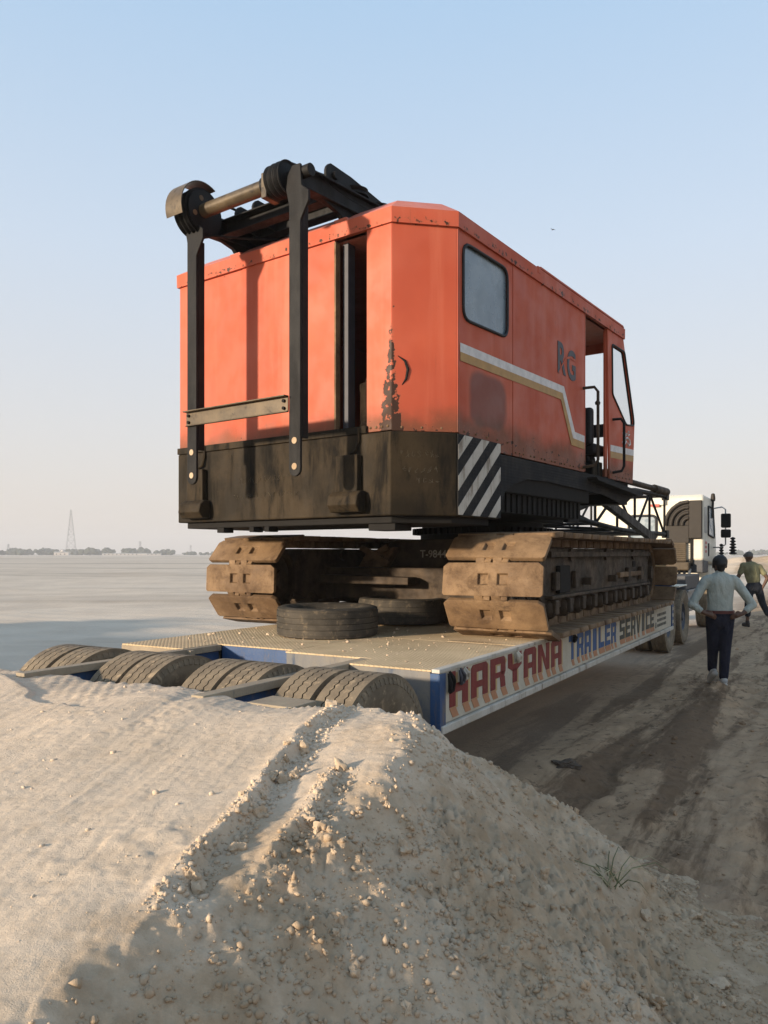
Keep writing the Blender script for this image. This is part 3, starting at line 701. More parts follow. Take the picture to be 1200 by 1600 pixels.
# two worn tyres lying on the deck
for (uu, vv, dz, rz, lab) in ((-1.90, 1.47, 0, .3, 'worn tyre lying flat on the deck, the one nearer the rear edge'), (-1.88, 2.86, .01, 1.4, 'worn tyre lying flat on the deck, half hidden behind the nearer tyre')):
    m = tyre_mb(.485, .27, .29, 64, False); Mx = Matrix.Rotation(R(90), 4, 'Y')
    for k, f in ((.95, 1), (.99, 1)): pass
    m.v = [tuple(Mx @ Vector(p)) for p in m.v]
    for zz in (-.078, -.026, .026, .078):           # worn circumferential ribs
        mm = MB(); mm.lathe([(.462, zz-.0235), (.4745, zz-.0225), (.4745, zz+.0225), (.462, zz+.0235)], 64, Mx); m.add(mm.v, mm.f)
    p = tw(uu, vv, DECK+.137+dz)
    o = m.build('spare_tyre', M['rubberm'], None, 0, 40, p, (R(.6), R(dz*60), rz)); tag(o, lab, 'tyre', 'tyres lying on the trailer deck')

# ------------------------------------------------------------------ crawler crane
CU, CV = -1.77, 4.80
cr = empty('crawler_crane', tw(CU, CV, DECK), -TH_T, 'rusty orange crawler crane with black gantry legs, chained on the trailer', 'crane')
cr['label'] = 'faded orange crawler crane with black counterweight standing on the trailer'
DU = -(TH_U-TH_T)
def lp(mb, name, mat, bevel=.004, smooth=None, kind=None):      # lower works, coordinates (u', v', z absolute)
    return mb.build(name, mat, cr, bevel, smooth, (0, 0, -DECK), kind=kind)
def up(mb, name, mat, bevel=.004, smooth=None, parent=None, kind=None, seg=2):      # upper works, coordinates (s, q, z absolute)
    if parent: return mb.build(name, mat, parent, bevel, smooth, kind=kind, seg=seg)
    return mb.build(name, mat, cr, bevel, smooth, (0, 0, -DECK), (0, 0, DU), kind=kind, seg=seg)
UPL = dict(loc=(0, 0, -DECK), rot=(0, 0, DU))
UPI = Matrix.Rotation(DU, 4, 'Z').inverted()

# tracks
def shoe_mesh():
    m = MB(); W = .465; P = .147
    xs = [-W, -.13, -.03, .05, .15, W]; ys = [-P, -.052, .052, P]
    # outer face grid with two pockets pressed in; corners cut
    T = .045; idx = {}
    def vid(x, y, z):
        k = (round(x, 4), round(y, 4), round(z, 4))
        if k not in idx: idx[k] = len(m.v); m.v.append((x, y, z))
        return idx[k]
    def q(*ps): m.f.append(tuple(vid(*p) for p in ps)); m.m.append(0)
    C = .036
    for i in range(5):
        for j in range(3):
            x0, x1, y0, y1 = xs[i], xs[i+1], ys[j], ys[j+1]
            if j == 1 and i in (1, 3):
                b = .010; zi = T-.032
                q((x0,y0,T),(x1,y0,T),(x1-b,y0+b,zi),(x0+b,y0+b,zi)); q((x1,y0,T),(x1,y1,T),(x1-b,y1-b,zi),(x1-b,y0+b,zi))
                q((x1,y1,T),(x0,y1,T),(x0+b,y1-b,zi),(x1-b,y1-b,zi)); q((x0,y1,T),(x0,y0,T),(x0+b,y0+b,zi),(x0+b,y1-b,zi))
                q((x0+b,y0+b,zi),(x1-b,y0+b,zi),(x1-b,y1-b,zi),(x0+b,y1-b,zi)); continue
            if i == 0 and j == 0: q((x0,y1,T),(x0,y0+C*.5,T),(x0+C*.5,y0,T),(x1,y0,T),(x1,y1,T))
            elif i == 4 and j == 0: q((x0,y0,T),(x1-C*.5,y0,T),(x1,y0+C*.5,T),(x1,y1,T),(x0,y1,T))
            elif i == 0 and j == 2: q((x0,y0,T),(x1,y0,T),(x1,y1,T),(x0+C*1.3,y1,T),(x0,y1-C,T))
            elif i == 4 and j == 2: q((x0,y0,T),(x1,y0,T),(x1,y1-C,T),(x1-C*1.3,y1,T),(x0,y1,T))
            else: q((x0,y0,T),(x1,y0,T),(x1,y1,T),(x0,y1,T))
    out = [(-W,-P+C*.5),(-W+C*.5,-P),(-.13,-P),(-.03,-P),(.05,-P),(.15,-P),(W-C*.5,-P),(W,-P+C*.5),(W,-.052),(W,.052),(W,P-C),(W-C*1.3,P),(.15,P),(.05,P),(-.03,P),(-.13,P),(-W+C*1.3,P),(-W,P-C),(-W,.052),(-W,-.052)]
    n = len(out); Bz = -.005
    for i in range(n):
        a, b = out[i], out[(i+1) % n]; q((a[0],a[1],T),(b[0],b[1],T),(b[0]*.985,b[1]*.97,Bz),(a[0]*.985,a[1]*.97,Bz))
    m.f.append(tuple(vid(a[0]*.985, a[1]*.97, Bz) for a in out)); m.m.append(0)
    # hinge lugs bridging to the next shoe
    for x in (-.16, -.02 if False else .0):
        m.box(x, x+.085, P-.055, P+.045, -.01, .030)
    for x in (-.075, .085): m.box(x, x+.06, -P-.035, -P+.05, -.012, .026)
    # inner links
    for x in (-.12, .12): m.box(x-.025, x+.025, -P*.9, P*.9, -.085, -.004)
    return m
def bevelled(me, off_):
    bm = bmesh.new(); bm.from_mesh(me); bmesh.ops.remove_doubles(bm, verts=bm.verts[:], dist=.0005)
    ed = [e for e in bm.edges if len(e.link_faces) == 2 and e.calc_face_angle(0) > R(30)]
    bmesh.ops.bevel(bm, geom=ed, offset=off_, segments=2, affect='EDGES', profile=.6, clamp_overlap=True); bmesh.ops.recalc_face_normals(bm, faces=bm.faces); bm.to_mesh(me); bm.free()
    me.polygons.foreach_set('use_smooth', [True]*len(me.polygons)); me.set_sharp_from_angle(angle=R(50)); return me
_s = shoe_mesh().build('track_shoe', M['rust'], bevel=0); SHOE = bevelled(_s.data, .007); bpy.data.objects.remove(_s)
SHOED = SHOE
TRR = .43; N_S = 44; PITCH = .30; STR = (N_S*PITCH-2*math.pi*TRR)/2; ZC = DECK+TRR+.048
def track_pos(s):
    L = 2*STR+2*math.pi*TRR; s %= L
    # s=0 at rear end middle, going up and forward along the top
    a1 = math.pi*TRR/2
    if s < a1: a = s/TRR; return -STR/2-TRR*math.cos(a), TRR*math.sin(a), math.pi-a
    s -= a1
    if s < STR: return -STR/2+s, TRR, math.pi/2
    s -= STR
    if s < 2*a1: a = s/TRR; return STR/2+TRR*math.sin(a), TRR*math.cos(a), math.pi/2-a
    s -= 2*a1
    if s < STR: return STR/2-s, -TRR, -math.pi/2
    s -= STR; a = s/TRR; return -STR/2-TRR*math.sin(a), -TRR*math.cos(a), -math.pi/2-a
def make_track(x0, outer, phase):
    m = MB(); hw = .17
    # side frame: deep box with sloped ends, ribs, cut-outs
    m.prism([(-2.35, 1.36), (-2.1, 1.24), (2.1, 1.24), (2.4, 1.38), (2.4, 1.66), (2.25, 1.835), (-2.2, 1.835), (-2.35, 1.66)], lambda a, b, t: (t, a, b), x0-hw, x0+hw)
    fr = lp(m, 'track_frame', M['rustd'], .01)
    def sub(mb, name, mat, bevel=.004, smooth=None): return mb.build(name, mat, fr, bevel, smooth)
    face = x0+outer*(hw+.001)
    def bxo(y0, y1, z0, z1, d): 
        a, b = sorted((face, face+outer*d)); return MB().box(a, b, y0, y1, z0, z1)
    sub(bxo(-2.2, 2.2, 1.745, 1.80, .07), 'top_rail', M['rustd']); sub(bxo(-2.2, 2.2, 1.345, 1.375, .08), 'lower_rail', M['rustd'])
    for y in (-2.0, -1.35, 1.0, 1.75): sub(bxo(y, y+.13, 1.42, 1.60, .05), 'frame_boss', M['rustd'], .012)
    sub(bxo(-1.86, -1.52, 1.385, 1.66, .045), 'cover_plate', M['blacker'], .01)
    sub(bxo(.55, 1.9, 1.48, 1.545, .05), 'tension_rod_cover', M['rust'], .01); sub(bxo(1.42, 1.56, 1.60, 1.68, .012), 'slot', M['blacker'])
    for y in (-.95, .15): sub(bxo(y, y+.07, 1.44, 1.52, .10), 'step_bracket', M['rustd'], .01)
    for k in range(10):
        y = -2.05+k*.455; r = MB(); r.lathe([(.001, -.22), (.075, -.22), (.10, -.19), (.10, -.10), (.072, -.09), (.072, .09), (.10, .10), (.10, .19), (.075, .22), (.001, .22)], 18)
        r.v = [(p[0]+x0, p[1]+y, p[2]+DECK+.225) for p in r.v]; sub(r, 'track_roller', M['rustd'], 0, 40)
        sub(MB().box(*sorted((x0+outer*.19, x0+outer*.255)), y-.055, y+.055, DECK+.17, DECK+.31), 'roller_bracket', M['rustd'], .012)
    for k in range(3):
        y = -1.4+k*1.4; r = MB(); r.lathe([(.001, -.2), (.07, -.2), (.07, .2), (.001, .2)], 16); r.v = [(p[0]+x0, p[1]+y, p[2]+ZC+.27) for p in r.v]; sub(r, 'carrier_roller', M['rustd'], 0, 40)
    for y, nm in ((-STR/2, 'idler_wheel'), (STR/2, 'drive_sprocket')):
        r = MB(); r.lathe([(.001, -.16), (.10, -.16), (.10, -.10), (.29, -.07), (.30, -.13), (.345, -.13), (.345, .13), (.30, .13), (.29, .07), (.10, .10), (.10, .19), (.001, .19)], 32)
        for k in range(8):
            a = 2*math.pi*k/8+.2; c, s_ = math.cos(a), math.sin(a); r.bar((.085*outer, .09*c, .09*s_), (.085*outer, .30*c, .30*s_), .05, .03, (1, 0, 0))
        if nm == 'drive_sprocket':
            for k in range(14):
                a = 2*math.pi*k/14; c, s_ = math.cos(a), math.sin(a); r.bar((0, .33*c, .33*s_), (0, .385*c, .385*s_), .07, .20, (1, 0, 0))
        r.v = [(p[0]+x0, p[1]+y, p[2]+ZC) for p in r.v]; sub(r, nm, M['rustd'], 0, 35)
    for k in range(N_S):
        y, z, ang = track_pos(phase+k*PITCH)
        # orient: local +Y along travel, local +Z outward
        nv = Vector((0, math.cos(ang), math.sin(ang))); tv = Vector((0, nv.z, -nv.y)); xv = tv.cross(nv)
        Mt = Matrix((xv, tv, nv)).transposed().to_4x4(); Mt.translation = (x0, y, ZC+z-.0)
        o = link('track_shoe', SHOE if y < 3.9 else SHOED, fr)
        j = Matrix.Rotation(random.uniform(-.012, .012), 4, 'Z') @ Matrix.Rotation(random.uniform(-.02, .02), 4, 'X')
        o.matrix_local = Mt @ j
    return fr
make_track(1.42, 1, .055); make_track(-1.42, -1, .02)

# carbody between the tracks
cb = MB(); cb.prism([(-1.0, 1.22), (1.0, 1.22), (1.0, 1.78), (.62, 1.95), (-.62, 1.95), (-1.0, 1.78)], lambda a, b, t: (a, t, b), -1.15, 1.15)
cbo = lp(cb, 'carbody', M['rustd'], .012)
for yy in (-1.75, 1.45): lp(MB().box(-1.28, 1.28, yy, yy+.34, 1.26, 1.62), 'axle_beam', M['rustd'], .012)
m = MB(); m.prism([(-1.28, 1.30), (-.9, 1.30), (-.55, 1.86), (-.95, 1.80)], lambda a, b, t: (a, t, b), -1.32, -1.16); lp(m, 'gusset', M['rust'], .006)
m = MB(); m.bar((-1.0, -1.36, 1.86), (-.62, -1.36, 1.66), .05, .07); m.bar((-.95, -1.36, 1.70), (-.62, -1.36, 1.86), .05, .07); lp(m, 'cross_brace', M['rust'], .004)
m = MB(); m.prism([(-1.2, 1.44), (.0, 1.44), (.0, 1.52), (-1.15, 1.54)], lambda a, b, t: (a, t, b), -2.0, -1.78); lp(m, 'hose_tray', M['rustd'], .01)
text_part('number_marking', 'T-9844', .125, M['white'], cr, Matrix.Translation((-.30, -1.156, 1.735)) @ Matrix.Rotation(R(90), 4, 'X'), .0015, .002, (.95, 1), (0, 0, -DECK))
m = MB(); m.lathe([(.001, 1.95), (.80, 1.95), (.80, 2.02), (.86, 2.02), (.86, 2.10), (.78, 2.10), (.78, 2.16), (.001, 2.16)], 48, Matrix.Rotation(R(-90), 4, 'Y')); lp(m, 'slewing_ring', M['blacker'], 0, 35)
m = MB()
for k in range(60):
    a = 2*math.pi*k/60; c, s_ = math.cos(a), math.sin(a); m.bar((.85*c, .85*s_, 2.06), (.905*c, .905*s_, 2.06), .035, .075)
lp(m, 'ring_teeth', M['blacker'], 0)

# ---------------------------------------------------------------- upper frame
SR, QR, QC = 1.55, -3.67, -3.27
CH = 1.165
m = MB(); m.box(-1.45, 1.45, -3.2, -.55, 2.17, 2.36); m.box(-.62, .62, -.55, 1.2, 2.19, 2.40); up(m, 'slewing_platform', M['blacker'], .01)
m = MB(); m.box(-1.45, 1.52, -2.38, -.2, 2.36, 2.70); up(m, 'machinery_bed', M['blacker'], .01)
m = MB()
for k in range(16): m.box(1.30, 1.47, -2.2+k*.12, -2.14+k*.12, 2.18, 2.55)
up(m, 'cooling_fins', M['blacker'], 0)
up(MB().box(-1.52, 1.50, -2.2, 1.24, 2.66, 2.72), 'house_floor', M['blacker'], .004)
# lower side skirt with arched cut-out
sk = [(-2.52, 2.70), (-2.52, 2.105), (-2.47, 2.105), (-2.46, 2.24), (-2.38, 2.36), (-2.20, 2.44), (-1.9, 2.51), (-1.4, 2.525), (.2, 2.49), (.95, 2.40), (1.27, 2.52), (1.27, 2.60), (1.0, 2.645), (.5, 2.70)]
m = MB(); m.prism(sk, lambda a, b, t: (t, a, b), SR-.02, SR-.003); up(m, 'chequer_skirt', M['skirt'], .002)
m = MB(); m.prism([(-.35, 2.655), (1.20, 2.60), (1.34, 2.57), (1.34, 2.55), (1.15, 2.53), (-.3, 2.62)], lambda a, b, t: (t, a, b), SR-.002, SR+.12); up(m, 'cab_step', M['skirt'], .004)
# counterweight
cwp = [(-1.52, QR-.025), (CH, QR-.025), (SR+.004, QC-.01), (SR+.004, -2.525), (1.2, -2.5), (-1.52, -2.5)]
m = MB(); m.prism(cwp, lambda a, b, t: (a, b, t), 2.095, 2.795)
cwo = up(m, 'counterweight', M['cw'], .012, seg=3)
m = MB(); m.prism([(-1.44, QR+.03), (CH-.03, QR+.03), (SR-.06, QC+.02), (SR-.06, -2.6), (-1.44, -2.6)], lambda a, b, t: (a, b, t), 2.035, 2.096); up(m, 'counterweight_foot', M['blacker'], .006)
m = MB(); m.prism([(-1.525, QR-.032), (.915, QR-.032), (.915, QR+.02), (-1.525, QR+.02)], lambda a, b, t: (a, b, t), 2.797, 2.86); up(m, 'counterweight_strap', M['cw'], .004)
def bump_block(s0):
    m = MB(); m.box(s0, s0+.24, QR-.085, QR-.026, 2.20, 2.62); up(m, 'jack_bracket', M['cw'], .012)
    m = MB(); m.prism([(QR-.027, 2.13), (QR-.12, 2.13), (QR-.17, 2.19), (QR-.15, 2.27), (QR-.10, 2.31), (QR-.027, 2.31)], lambda a, b, t: (t, a, b), s0-.03, s0+.29); up(m, 'jack_foot', M['cw'], .012)
    m = MB(); m.path([(s0+.215, QR-.033, 2.85), (s0+.22, QR-.040, 2.74), (s0+.20, QR-.05, 2.66), (s0+.13, QR-.05, 2.625)], .014, 6); up(m, 'jack_hook', M['cw'], 0, 50)
bump_block(-1.32); bump_block(.625)
for s0, L in ((-.95, .10), (-.5, .06), (-.30, .06)): up(MB().box(s0, s0+L, QR-.01, QR+.12, 1.985, 2.034), 'hanging_lug', M['blacker'], .006)
up(MB().box(.88, 1.16, QR+.05, QR+.3, 1.975, 2.034), 'hanging_lug', M['blacker'], .006)
# chalk scribbles on the counterweight
m = MB(); rs = random.Random(5)
def scrib(s0, s1, z0, hgt, pl):
    s = s0
    while s < s1:
        pts = []
        wv = rs.uniform(.03, .05)
        for k in range(7): 
            a = s+wv*rs.uniform(0, 1); b = z0+hgt*rs.uniform(0, 1); pts.append(pl(a, b))
        m.path(pts, .0010, 4); s += wv*1.35
scrib(-.62, .02, 2.44, .07, lambda a, b: (a, QR-.0265, b)); scrib(-.70, .12, 2.30, .06, lambda a, b: (a, QR-.0265, b))
up(m, 'chalk_scribble', M['chalk'], 0)
m = MB()
dch = Vector((SR+.004-CH, QC-.01-QR+.025, 0)); Lc = dch.length; dch.normalize(); nch = Vector((dch.y, -dch.x, 0))
def chp(a, b): p = Vector((CH, QR-.025, 0))+dch*a+nch*.0015; return (p.x, p.y, b)
scrib(.08, .42, 2.58, .06, chp); scrib(.10, .40, 2.45, .06, chp); scrib(.22, .44, 2.36, .05, chp); up(m, 'chalk_scribble', M['chalk'], 0)
# hazard plate with diagonal stripes
hz = up(MB().box(SR+.005, SR+.010, QC-.0, -2.50, 2.105, 2.79), 'hazard_plate', M['skirt'], 0)
m = MB(); y0, y1, z0, z1 = QC+.004, -2.503, 2.108, 2.787
def clip(poly, ax, lim, sgn):
    out = []
    for i in range(len(poly)):
        a, b = poly[i], poly[(i+1) % len(poly)]; da = (a[ax]-lim)*sgn; db = (b[ax]-lim)*sgn
        if da >= 0: out.append(a)
        if da*db < 0: t = da/(da-db); out.append((a[0]+(b[0]-a[0])*t, a[1]+(b[1]-a[1])*t))
    return out
k = -4
for k in range(-3, 5):
    c0 = 2.02+k*.262
    pl = [(y0-.1, c0-.06), (y1+.1, c0+.78), (y1+.1, c0+.78+.125), (y0-.1, c0-.06+.125)]
    for ax, lim, sg in ((0, y0, 1), (0, y1, -1), (1, z0, 1), (1, z1, -1)):
        pl = clip(pl, ax, lim, sg) if pl else pl
    if len(pl) > 2:
        mm = MB().prism(pl, lambda a, b, t: (t, a, b), SR+.0105, SR+.0125); up(mm, 'white_stripe', M['white'], 0, parent=hz)

# ---------------------------------------------------------------- machinery house
fr_ = lambda a, b: (a, QR, b)            # rear wall (s, z)
fs_ = lambda a, b: (SR, a, b)            # side wall (q, z)
def rect(a0, a1, b0, b1): return [(a0, b0), (a1, b0), (a1, b1), (a0, b1)]
ZT = 4.522
TI = .014
def rear_panel(s0, s1, z0, dq): return plate('rear_panel', rect(s0, s1, z0, ZT), [], lambda a, b: (a, QR+dq, b), (0, .025, 0), M['red'], cr, bevel=.004, **UPL)
rear_panel(-1.52, -1.26, 2.80, .0); rear_panel(-1.258, -.606, 2.862, .006); rear_panel(-.604, .552, 2.862, .0); rear_panel(.905, CH-.002, 2.805, -.004)
up(MB().box(.552, .572, QR-.012, QR+.05, 2.865, 4.50), 'door_jamb', M['rust'], .003)
m = MB(); m.prism([(CH, QR-.003), (SR, QC), (SR-.03, QC), (CH-.012, QR+.028)], lambda a, b, t: (a, b, t), 2.798, ZT); up(m, 'corner_panel', M['red'], .004)
def side_panel(name, outer, holes=(), dq=0): return plate(name, outer, list(holes), lambda a, b: (SR+dq, a, b), (-.025, 0, 0), M['red'], cr, bevel=.003, **UPL)
up(MB().box(SR-.03, SR+.006, QC+.002, QC+.035, 2.80, ZT), 'corner_post', M['red'], .004)
win = round_poly([(-3.175, 3.775), (-2.352, 3.80), (-2.352, 4.44), (-3.175, 4.43)], .11)
pw = side_panel('window_panel', rect(QC+.037, -2.236, 2.71, ZT), [win])
side_panel('side_panel', rect(-2.230, -1.474, 2.71, ZT), dq=.003); side_panel('side_panel', rect(-1.470, -.42, 2.71, ZT)) 
m = MB()
for loop in (win,):
    m.path([(SR+.006, a, b) for a, b in loop]+[(SR+.006, *loop[0])], .014, 8, False)
wf = up(m, 'window_seal', M['rubbersm'], 0, 60)
plate('window_pane', win, [], lambda a, b: (SR-.010, a, b), (-.006, 0, 0), M['dglass'], wf)
# door opening and cab front panel
prof = [(.40, 2.70), (1.265, 2.70), (1.345, 3.50), (1.30, 3.60), (.90, ZT-.03), (.885, ZT), (.30, ZT), (.30, 4.40)]
dwin = round_poly([(1.00, 3.440), (1.300, 3.470), (1.285, 3.56), (.925, 4.365), (.470, 4.365), (.485, 3.75)], .04)
dp = side_panel('cab_door', [(.40, 2.70), (1.265, 2.70), (1.345, 3.50), (.90, ZT), (.32, ZT)], [dwin], dq=.004)
m = MB(); m.path([(SR+.010, a, b) for a, b in dwin]+[(SR+.008, *dwin[0])], .011, 8, False); wf2 = up(m, 'door_window_seal', M['rubbersm'], 0, 60)
up(MB().add([(SR-.008, a, b) for a, b in dwin], [tuple(range(len(dwin)))]), 'door_window_pane', M['glass'], 0, parent=wf2)
up(MB().box(SR-.05, SR-.0, -.415, -.385, 2.72, ZT), 'door_post', M['red'], .004); up(MB().box(SR-.05, SR-.022, .32, .39, 2.72, ZT), 'door_post', M['red'], .004)
# stripes (painted bands, white over ochre)
def band(pts, dz0, dz1, mat, name, skew=0):
    m = MB(); n = len(pts)
    for i in range(n-1):
        (a, b), (c, d_) = pts[i], pts[i+1]
        m.add([(SR+.0075, a, b+dz0), (SR+.0075, c, d_+dz0), (SR+.0075, c, d_+dz1), (SR+.0075, a, b+dz1)], [(0, 1, 2, 3)])
    return up(m, name, mat, 0)
def band2(outer, inner, mat, name):
    m = MB()
    for i in range(len(outer)-1):
        m.prism([outer[i], outer[i+1], inner[i+1], inner[i]], lambda a, b, t: (t, a, b), SR+.0045, SR+.0065)
    return up(m, name, mat, 0)
b0 = [(-3.225, 3.563), (-1.02, 3.580), (-.715, 3.130), (-.43, 3.120)]
b1 = [(-3.225, 3.487), (-1.06, 3.503), (-.765, 3.055), (-.43, 3.045)]
b2 = [(-3.225, 3.412), (-1.10, 3.428), (-.812, 2.975), (-.43, 2.965)]
band2(b0, b1, M['stripew'], 'white_stripe_band'); band2(b1, b2, M['ochre'], 'ochre_stripe_band')
c0_ = [(.42, 3.118), (1.30, 3.150)]; c1_ = [(.42, 3.04), (1.295, 3.07)]; c2_ = [(.42, 2.96), (1.288, 2.99)]
def band3(o, i_, mat, name):
    m = MB(); m.prism([o[0], o[1], i_[1], i_[0]], lambda a, b, t: (t, a, b), SR+.0047, SR+.0067); up(m, name, mat, 0)
band3(c0_, c1_, M['stripew'], 'white_stripe_band'); band3(c1_, c2_, M['ochre'], 'ochre_stripe_band')
# crescent scrape on the corner panel
m = MB()
def cpt(a, b): p = Vector((CH, QR-.003, 0))+dch*a+nch*.001; return (p.x, p.y, b)
m.path([cpt(.05, 3.42), cpt(.11, 3.38), cpt(.135, 3.31), cpt(.12, 3.23), cpt(.085, 3.18)], [.003, .011, .014, .011, .003], 6); up(m, 'scrape_mark', M['blacker'], 0, 60)
# RG emblem
Mr = Matrix(((0, 0, 1, SR+.004), (1, 0, 0, 0), (0, 1, 0, 0), (0, 0, 0, 1)))
Ms = Matrix.Shear('XY', 4, (0, 0)) if False else Matrix.Identity(4)
text_part('emblem_letter', 'R', .46, M['navy'], cr, Matrix.Translation((0, -1.20, 3.715)) @ Mr, .012, .0015, (.80, 1), **UPL)
text_part('emblem_letter', 'G', .44, M['navy'], cr, Matrix.Translation((0.0, -.935, 3.70)) @ Mr, .012, .0015, (.80, 1), **UPL)
m = MB(); pts = [(-1.16, 3.70), (-1.05, 3.82), (-.95, 3.90), (-.84, 3.93), (-.70, 3.92)]
for i in range(len(pts)-1):
    (a, b), (c, d_) = pts[i], pts[i+1]; m.prism([(a, b-.012), (c, d_-.012), (c, d_+.012), (a, b+.012)], lambda p, r, t: (t, p, r), SR+.0055, SR+.0072)
up(m, 'emblem_swoosh', M['red'], 0)
# white sacred sign on the cab door
m = MB()
def ribbon(pts, wd=.014):
    m.path([(SR+.006, .84+a*.34, 3.17+b*.17) for a, b in pts], wd, 6)
ribbon([(.05, .85), (.25, 1.0), (.42, .85), (.25, .58), (.44, .35), (.25, .0), (.02, .18)]); ribbon([(.36, .52), (.6, .62), (.85, .5), (.9, .2), (.7, .05), (.62, .25)]); ribbon([(.52, .95), (.66, .82), (.84, .95)], .011); ribbon([(.66, 1.08), (.70, 1.10)], .018)
up(m, 'painted_sign', M['stripew'], 0, 60)
# rivets along the lower edges
m = MB()
def rivet(p, nrm, r=.011):
    n_v = Vector(nrm).normalized(); p = Vector(p); m.path([p, p+n_v*.007, p+n_v*.011], [r, r*.8, r*.2], 6)
for k in range(22):
    q_ = -2.18+k*.084
    if k % 3 or k < 3: rivet((SR+.003, q_, 2.745), (1, 0, 0))
for k in range(5): rivet((SR+.001, -3.15+k*.2, 2.82), (1, 0, 0))
for k in range(6): rivet((SR+.004, .47+k*.13, 2.745), (1, 0, 0))
for k in range(4): rivet((.945+k*.06, QR-.005, 2.84), (0, -1, 0), .013)
for k in range(3): p = chp(.1+k*.17, 2.83); rivet((p[0]-nch.x*.02, p[1]-nch.y*.02, p[2]), nch, .014)
up(m, 'rivet_row', M['rust'], 0, 60, kind='stuff')

# other walls
up(MB().box(-1.52, -1.495, QR+.03, -.45, 2.72, ZT), 'left_wall', M['red'], .004)
up(MB().box(-1.49, .30, -.48, -.45, 2.72, ZT), 'front_wall', M['red'], .004)
up(MB().box(.30, 1.50, -.50, -.47, 2.72, 3.30), 'cab_rear_wall', M['blacker'], 0)
up(MB().box(.28, .31, -.48, .40, 2.72, ZT), 'cab_inner_wall', M['blacker'], 0)
up(MB().box(.28, .31, .40, 1.26, 2.72, 3.30), 'cab_inner_wall', M['red'], 0)
up(MB().box(.28, .33, 1.18, 1.24, 3.30, 3.60), 'front_pillar', M['red'], .004)
# cab front: sill, cross bar, header, pillars (the wind screen glass between them)
def front_q(z): return 1.265+(z-2.70)*.10 if z < 3.5 else 1.345-(z-3.5)*.435
def fpan(z0, z1, s0, s1, mat, name, t=.03):
    m = MB(); m.prism([(front_q(z0), z0), (front_q(z1), z1), (front_q(z1)-t, z1), (front_q(z0)-t, z0)], lambda a, b, tt: (tt, a, b), s0, s1); return up(m, name, mat, .002)
fpan(2.70, 2.92, .31, SR-.03, M['red'], 'front_sill'); fpan(3.36, 3.52, .31, SR-.03, M['blacker'], 'front_crossbar', .12); fpan(4.40, ZT-.004, .31, SR-.03, M['red'], 'front_header')
for s0, s1 in ((.28, .34), (.80, .84), (SR-.075, SR-.027)):
    fpan(2.921, 3.359, s0, s1, M['red'], 'front_pillar'); fpan(3.521, 4.399, s0, s1, M['red'], 'front_pillar')
for z0, z1, nm in ((2.921, 3.359, 'lower_screen'), (3.521, 4.399, 'wind_screen')):
    for a, b in ((.345, .795), (.845, SR-.08)): up(MB().add([(a, front_q(z0)-.01, z0), (b, front_q(z0)-.01, z0), (b, front_q(z1)-.01, z1), (a, front_q(z1)-.01, z1)], [(0, 1, 2, 3)]), nm, M['glass'], 0)
# roof: fascia band, sloped skirt, top
ro = [(-1.52, QR), (CH, QR), (SR, QC), (SR, .885), (.26, .885), (.26, -.44), (-1.52, -.44)]
def off(poly, d_):      # inset of this outline
    n = len(poly); out = []
    for i in range(n):
        a, p, b = Vector(poly[i-1]), Vector(poly[i]), Vector(poly[(i+1) % n])
        e1 = (p-a).normalized(); e2 = (b-p).normalized(); n1 = Vector((-e1.y, e1.x)); n2 = Vector((-e2.y, e2.x)); bi = (n1+n2)
        out.append(tuple(p+bi*(d_/(bi.dot(n1))))) 
    return out
o1 = off(ro, -.022); 
def strip(m, A, za, B, zb):
    n = len(A)
    for i in range(n):
        j = (i+1) % n; m.add([(*A[i], za), (*A[j], za), (*B[j], zb), (*B[i], zb)], [(0, 1, 2, 3)])
m = MB(); strip(m, off(ro, .02), ZT-.002, o1, ZT-.002); strip(m, o1, ZT-.002, off(ro, -.024), 4.648)
m.v = [tuple(v) for v in m.v]; fa = up(m, 'roof_fascia', M['red'], .003)
o2 = off(ro, .20)
m = MB(); strip(m, off(ro, -.024), 4.6481, o2, 4.800); m.add([(*p, 4.800) for p in o2], [tuple(range(len(o2)))]); m.add([(*p, 4.50) for p in off(ro, .03)], [tuple(range(len(o2)))])
up(m, 'roof', M['roof'], .004)
m = MB(); m.box(SR-.19, SR+.028, -1.72, -1.66, 4.60, 4.665); up(m, 'roof_joint', M['red'], .004)
m = MB(); m.prism([(-1.68, 4.652), (.86, 4.652), (.82, 4.675), (-1.66, 4.675)], lambda a, b, t: (t, a, b), SR-.12, SR+.03); up(m, 'rain_gutter', M['red'], .004)
# grab handles beside the cab door
def handle(q, z0, z1, out, mat, side=.0):
    m = MB(); m.path([(SR-.01, q, z1), (SR+out*.8, q+side*.3, z1), (SR+out, q+side, z1-.05), (SR+out, q+side, z0+.08), (SR+out*.8, q+side*.8, z0+.02), (SR-.01, q, z0)], .017, 8); up(m, 'grab_handle', mat, 0, 60)
handle(-.46, 2.76, 3.66, .16, M['rustd'], .04); handle(.50, 2.78, 3.44, .13, M['black'], .05)
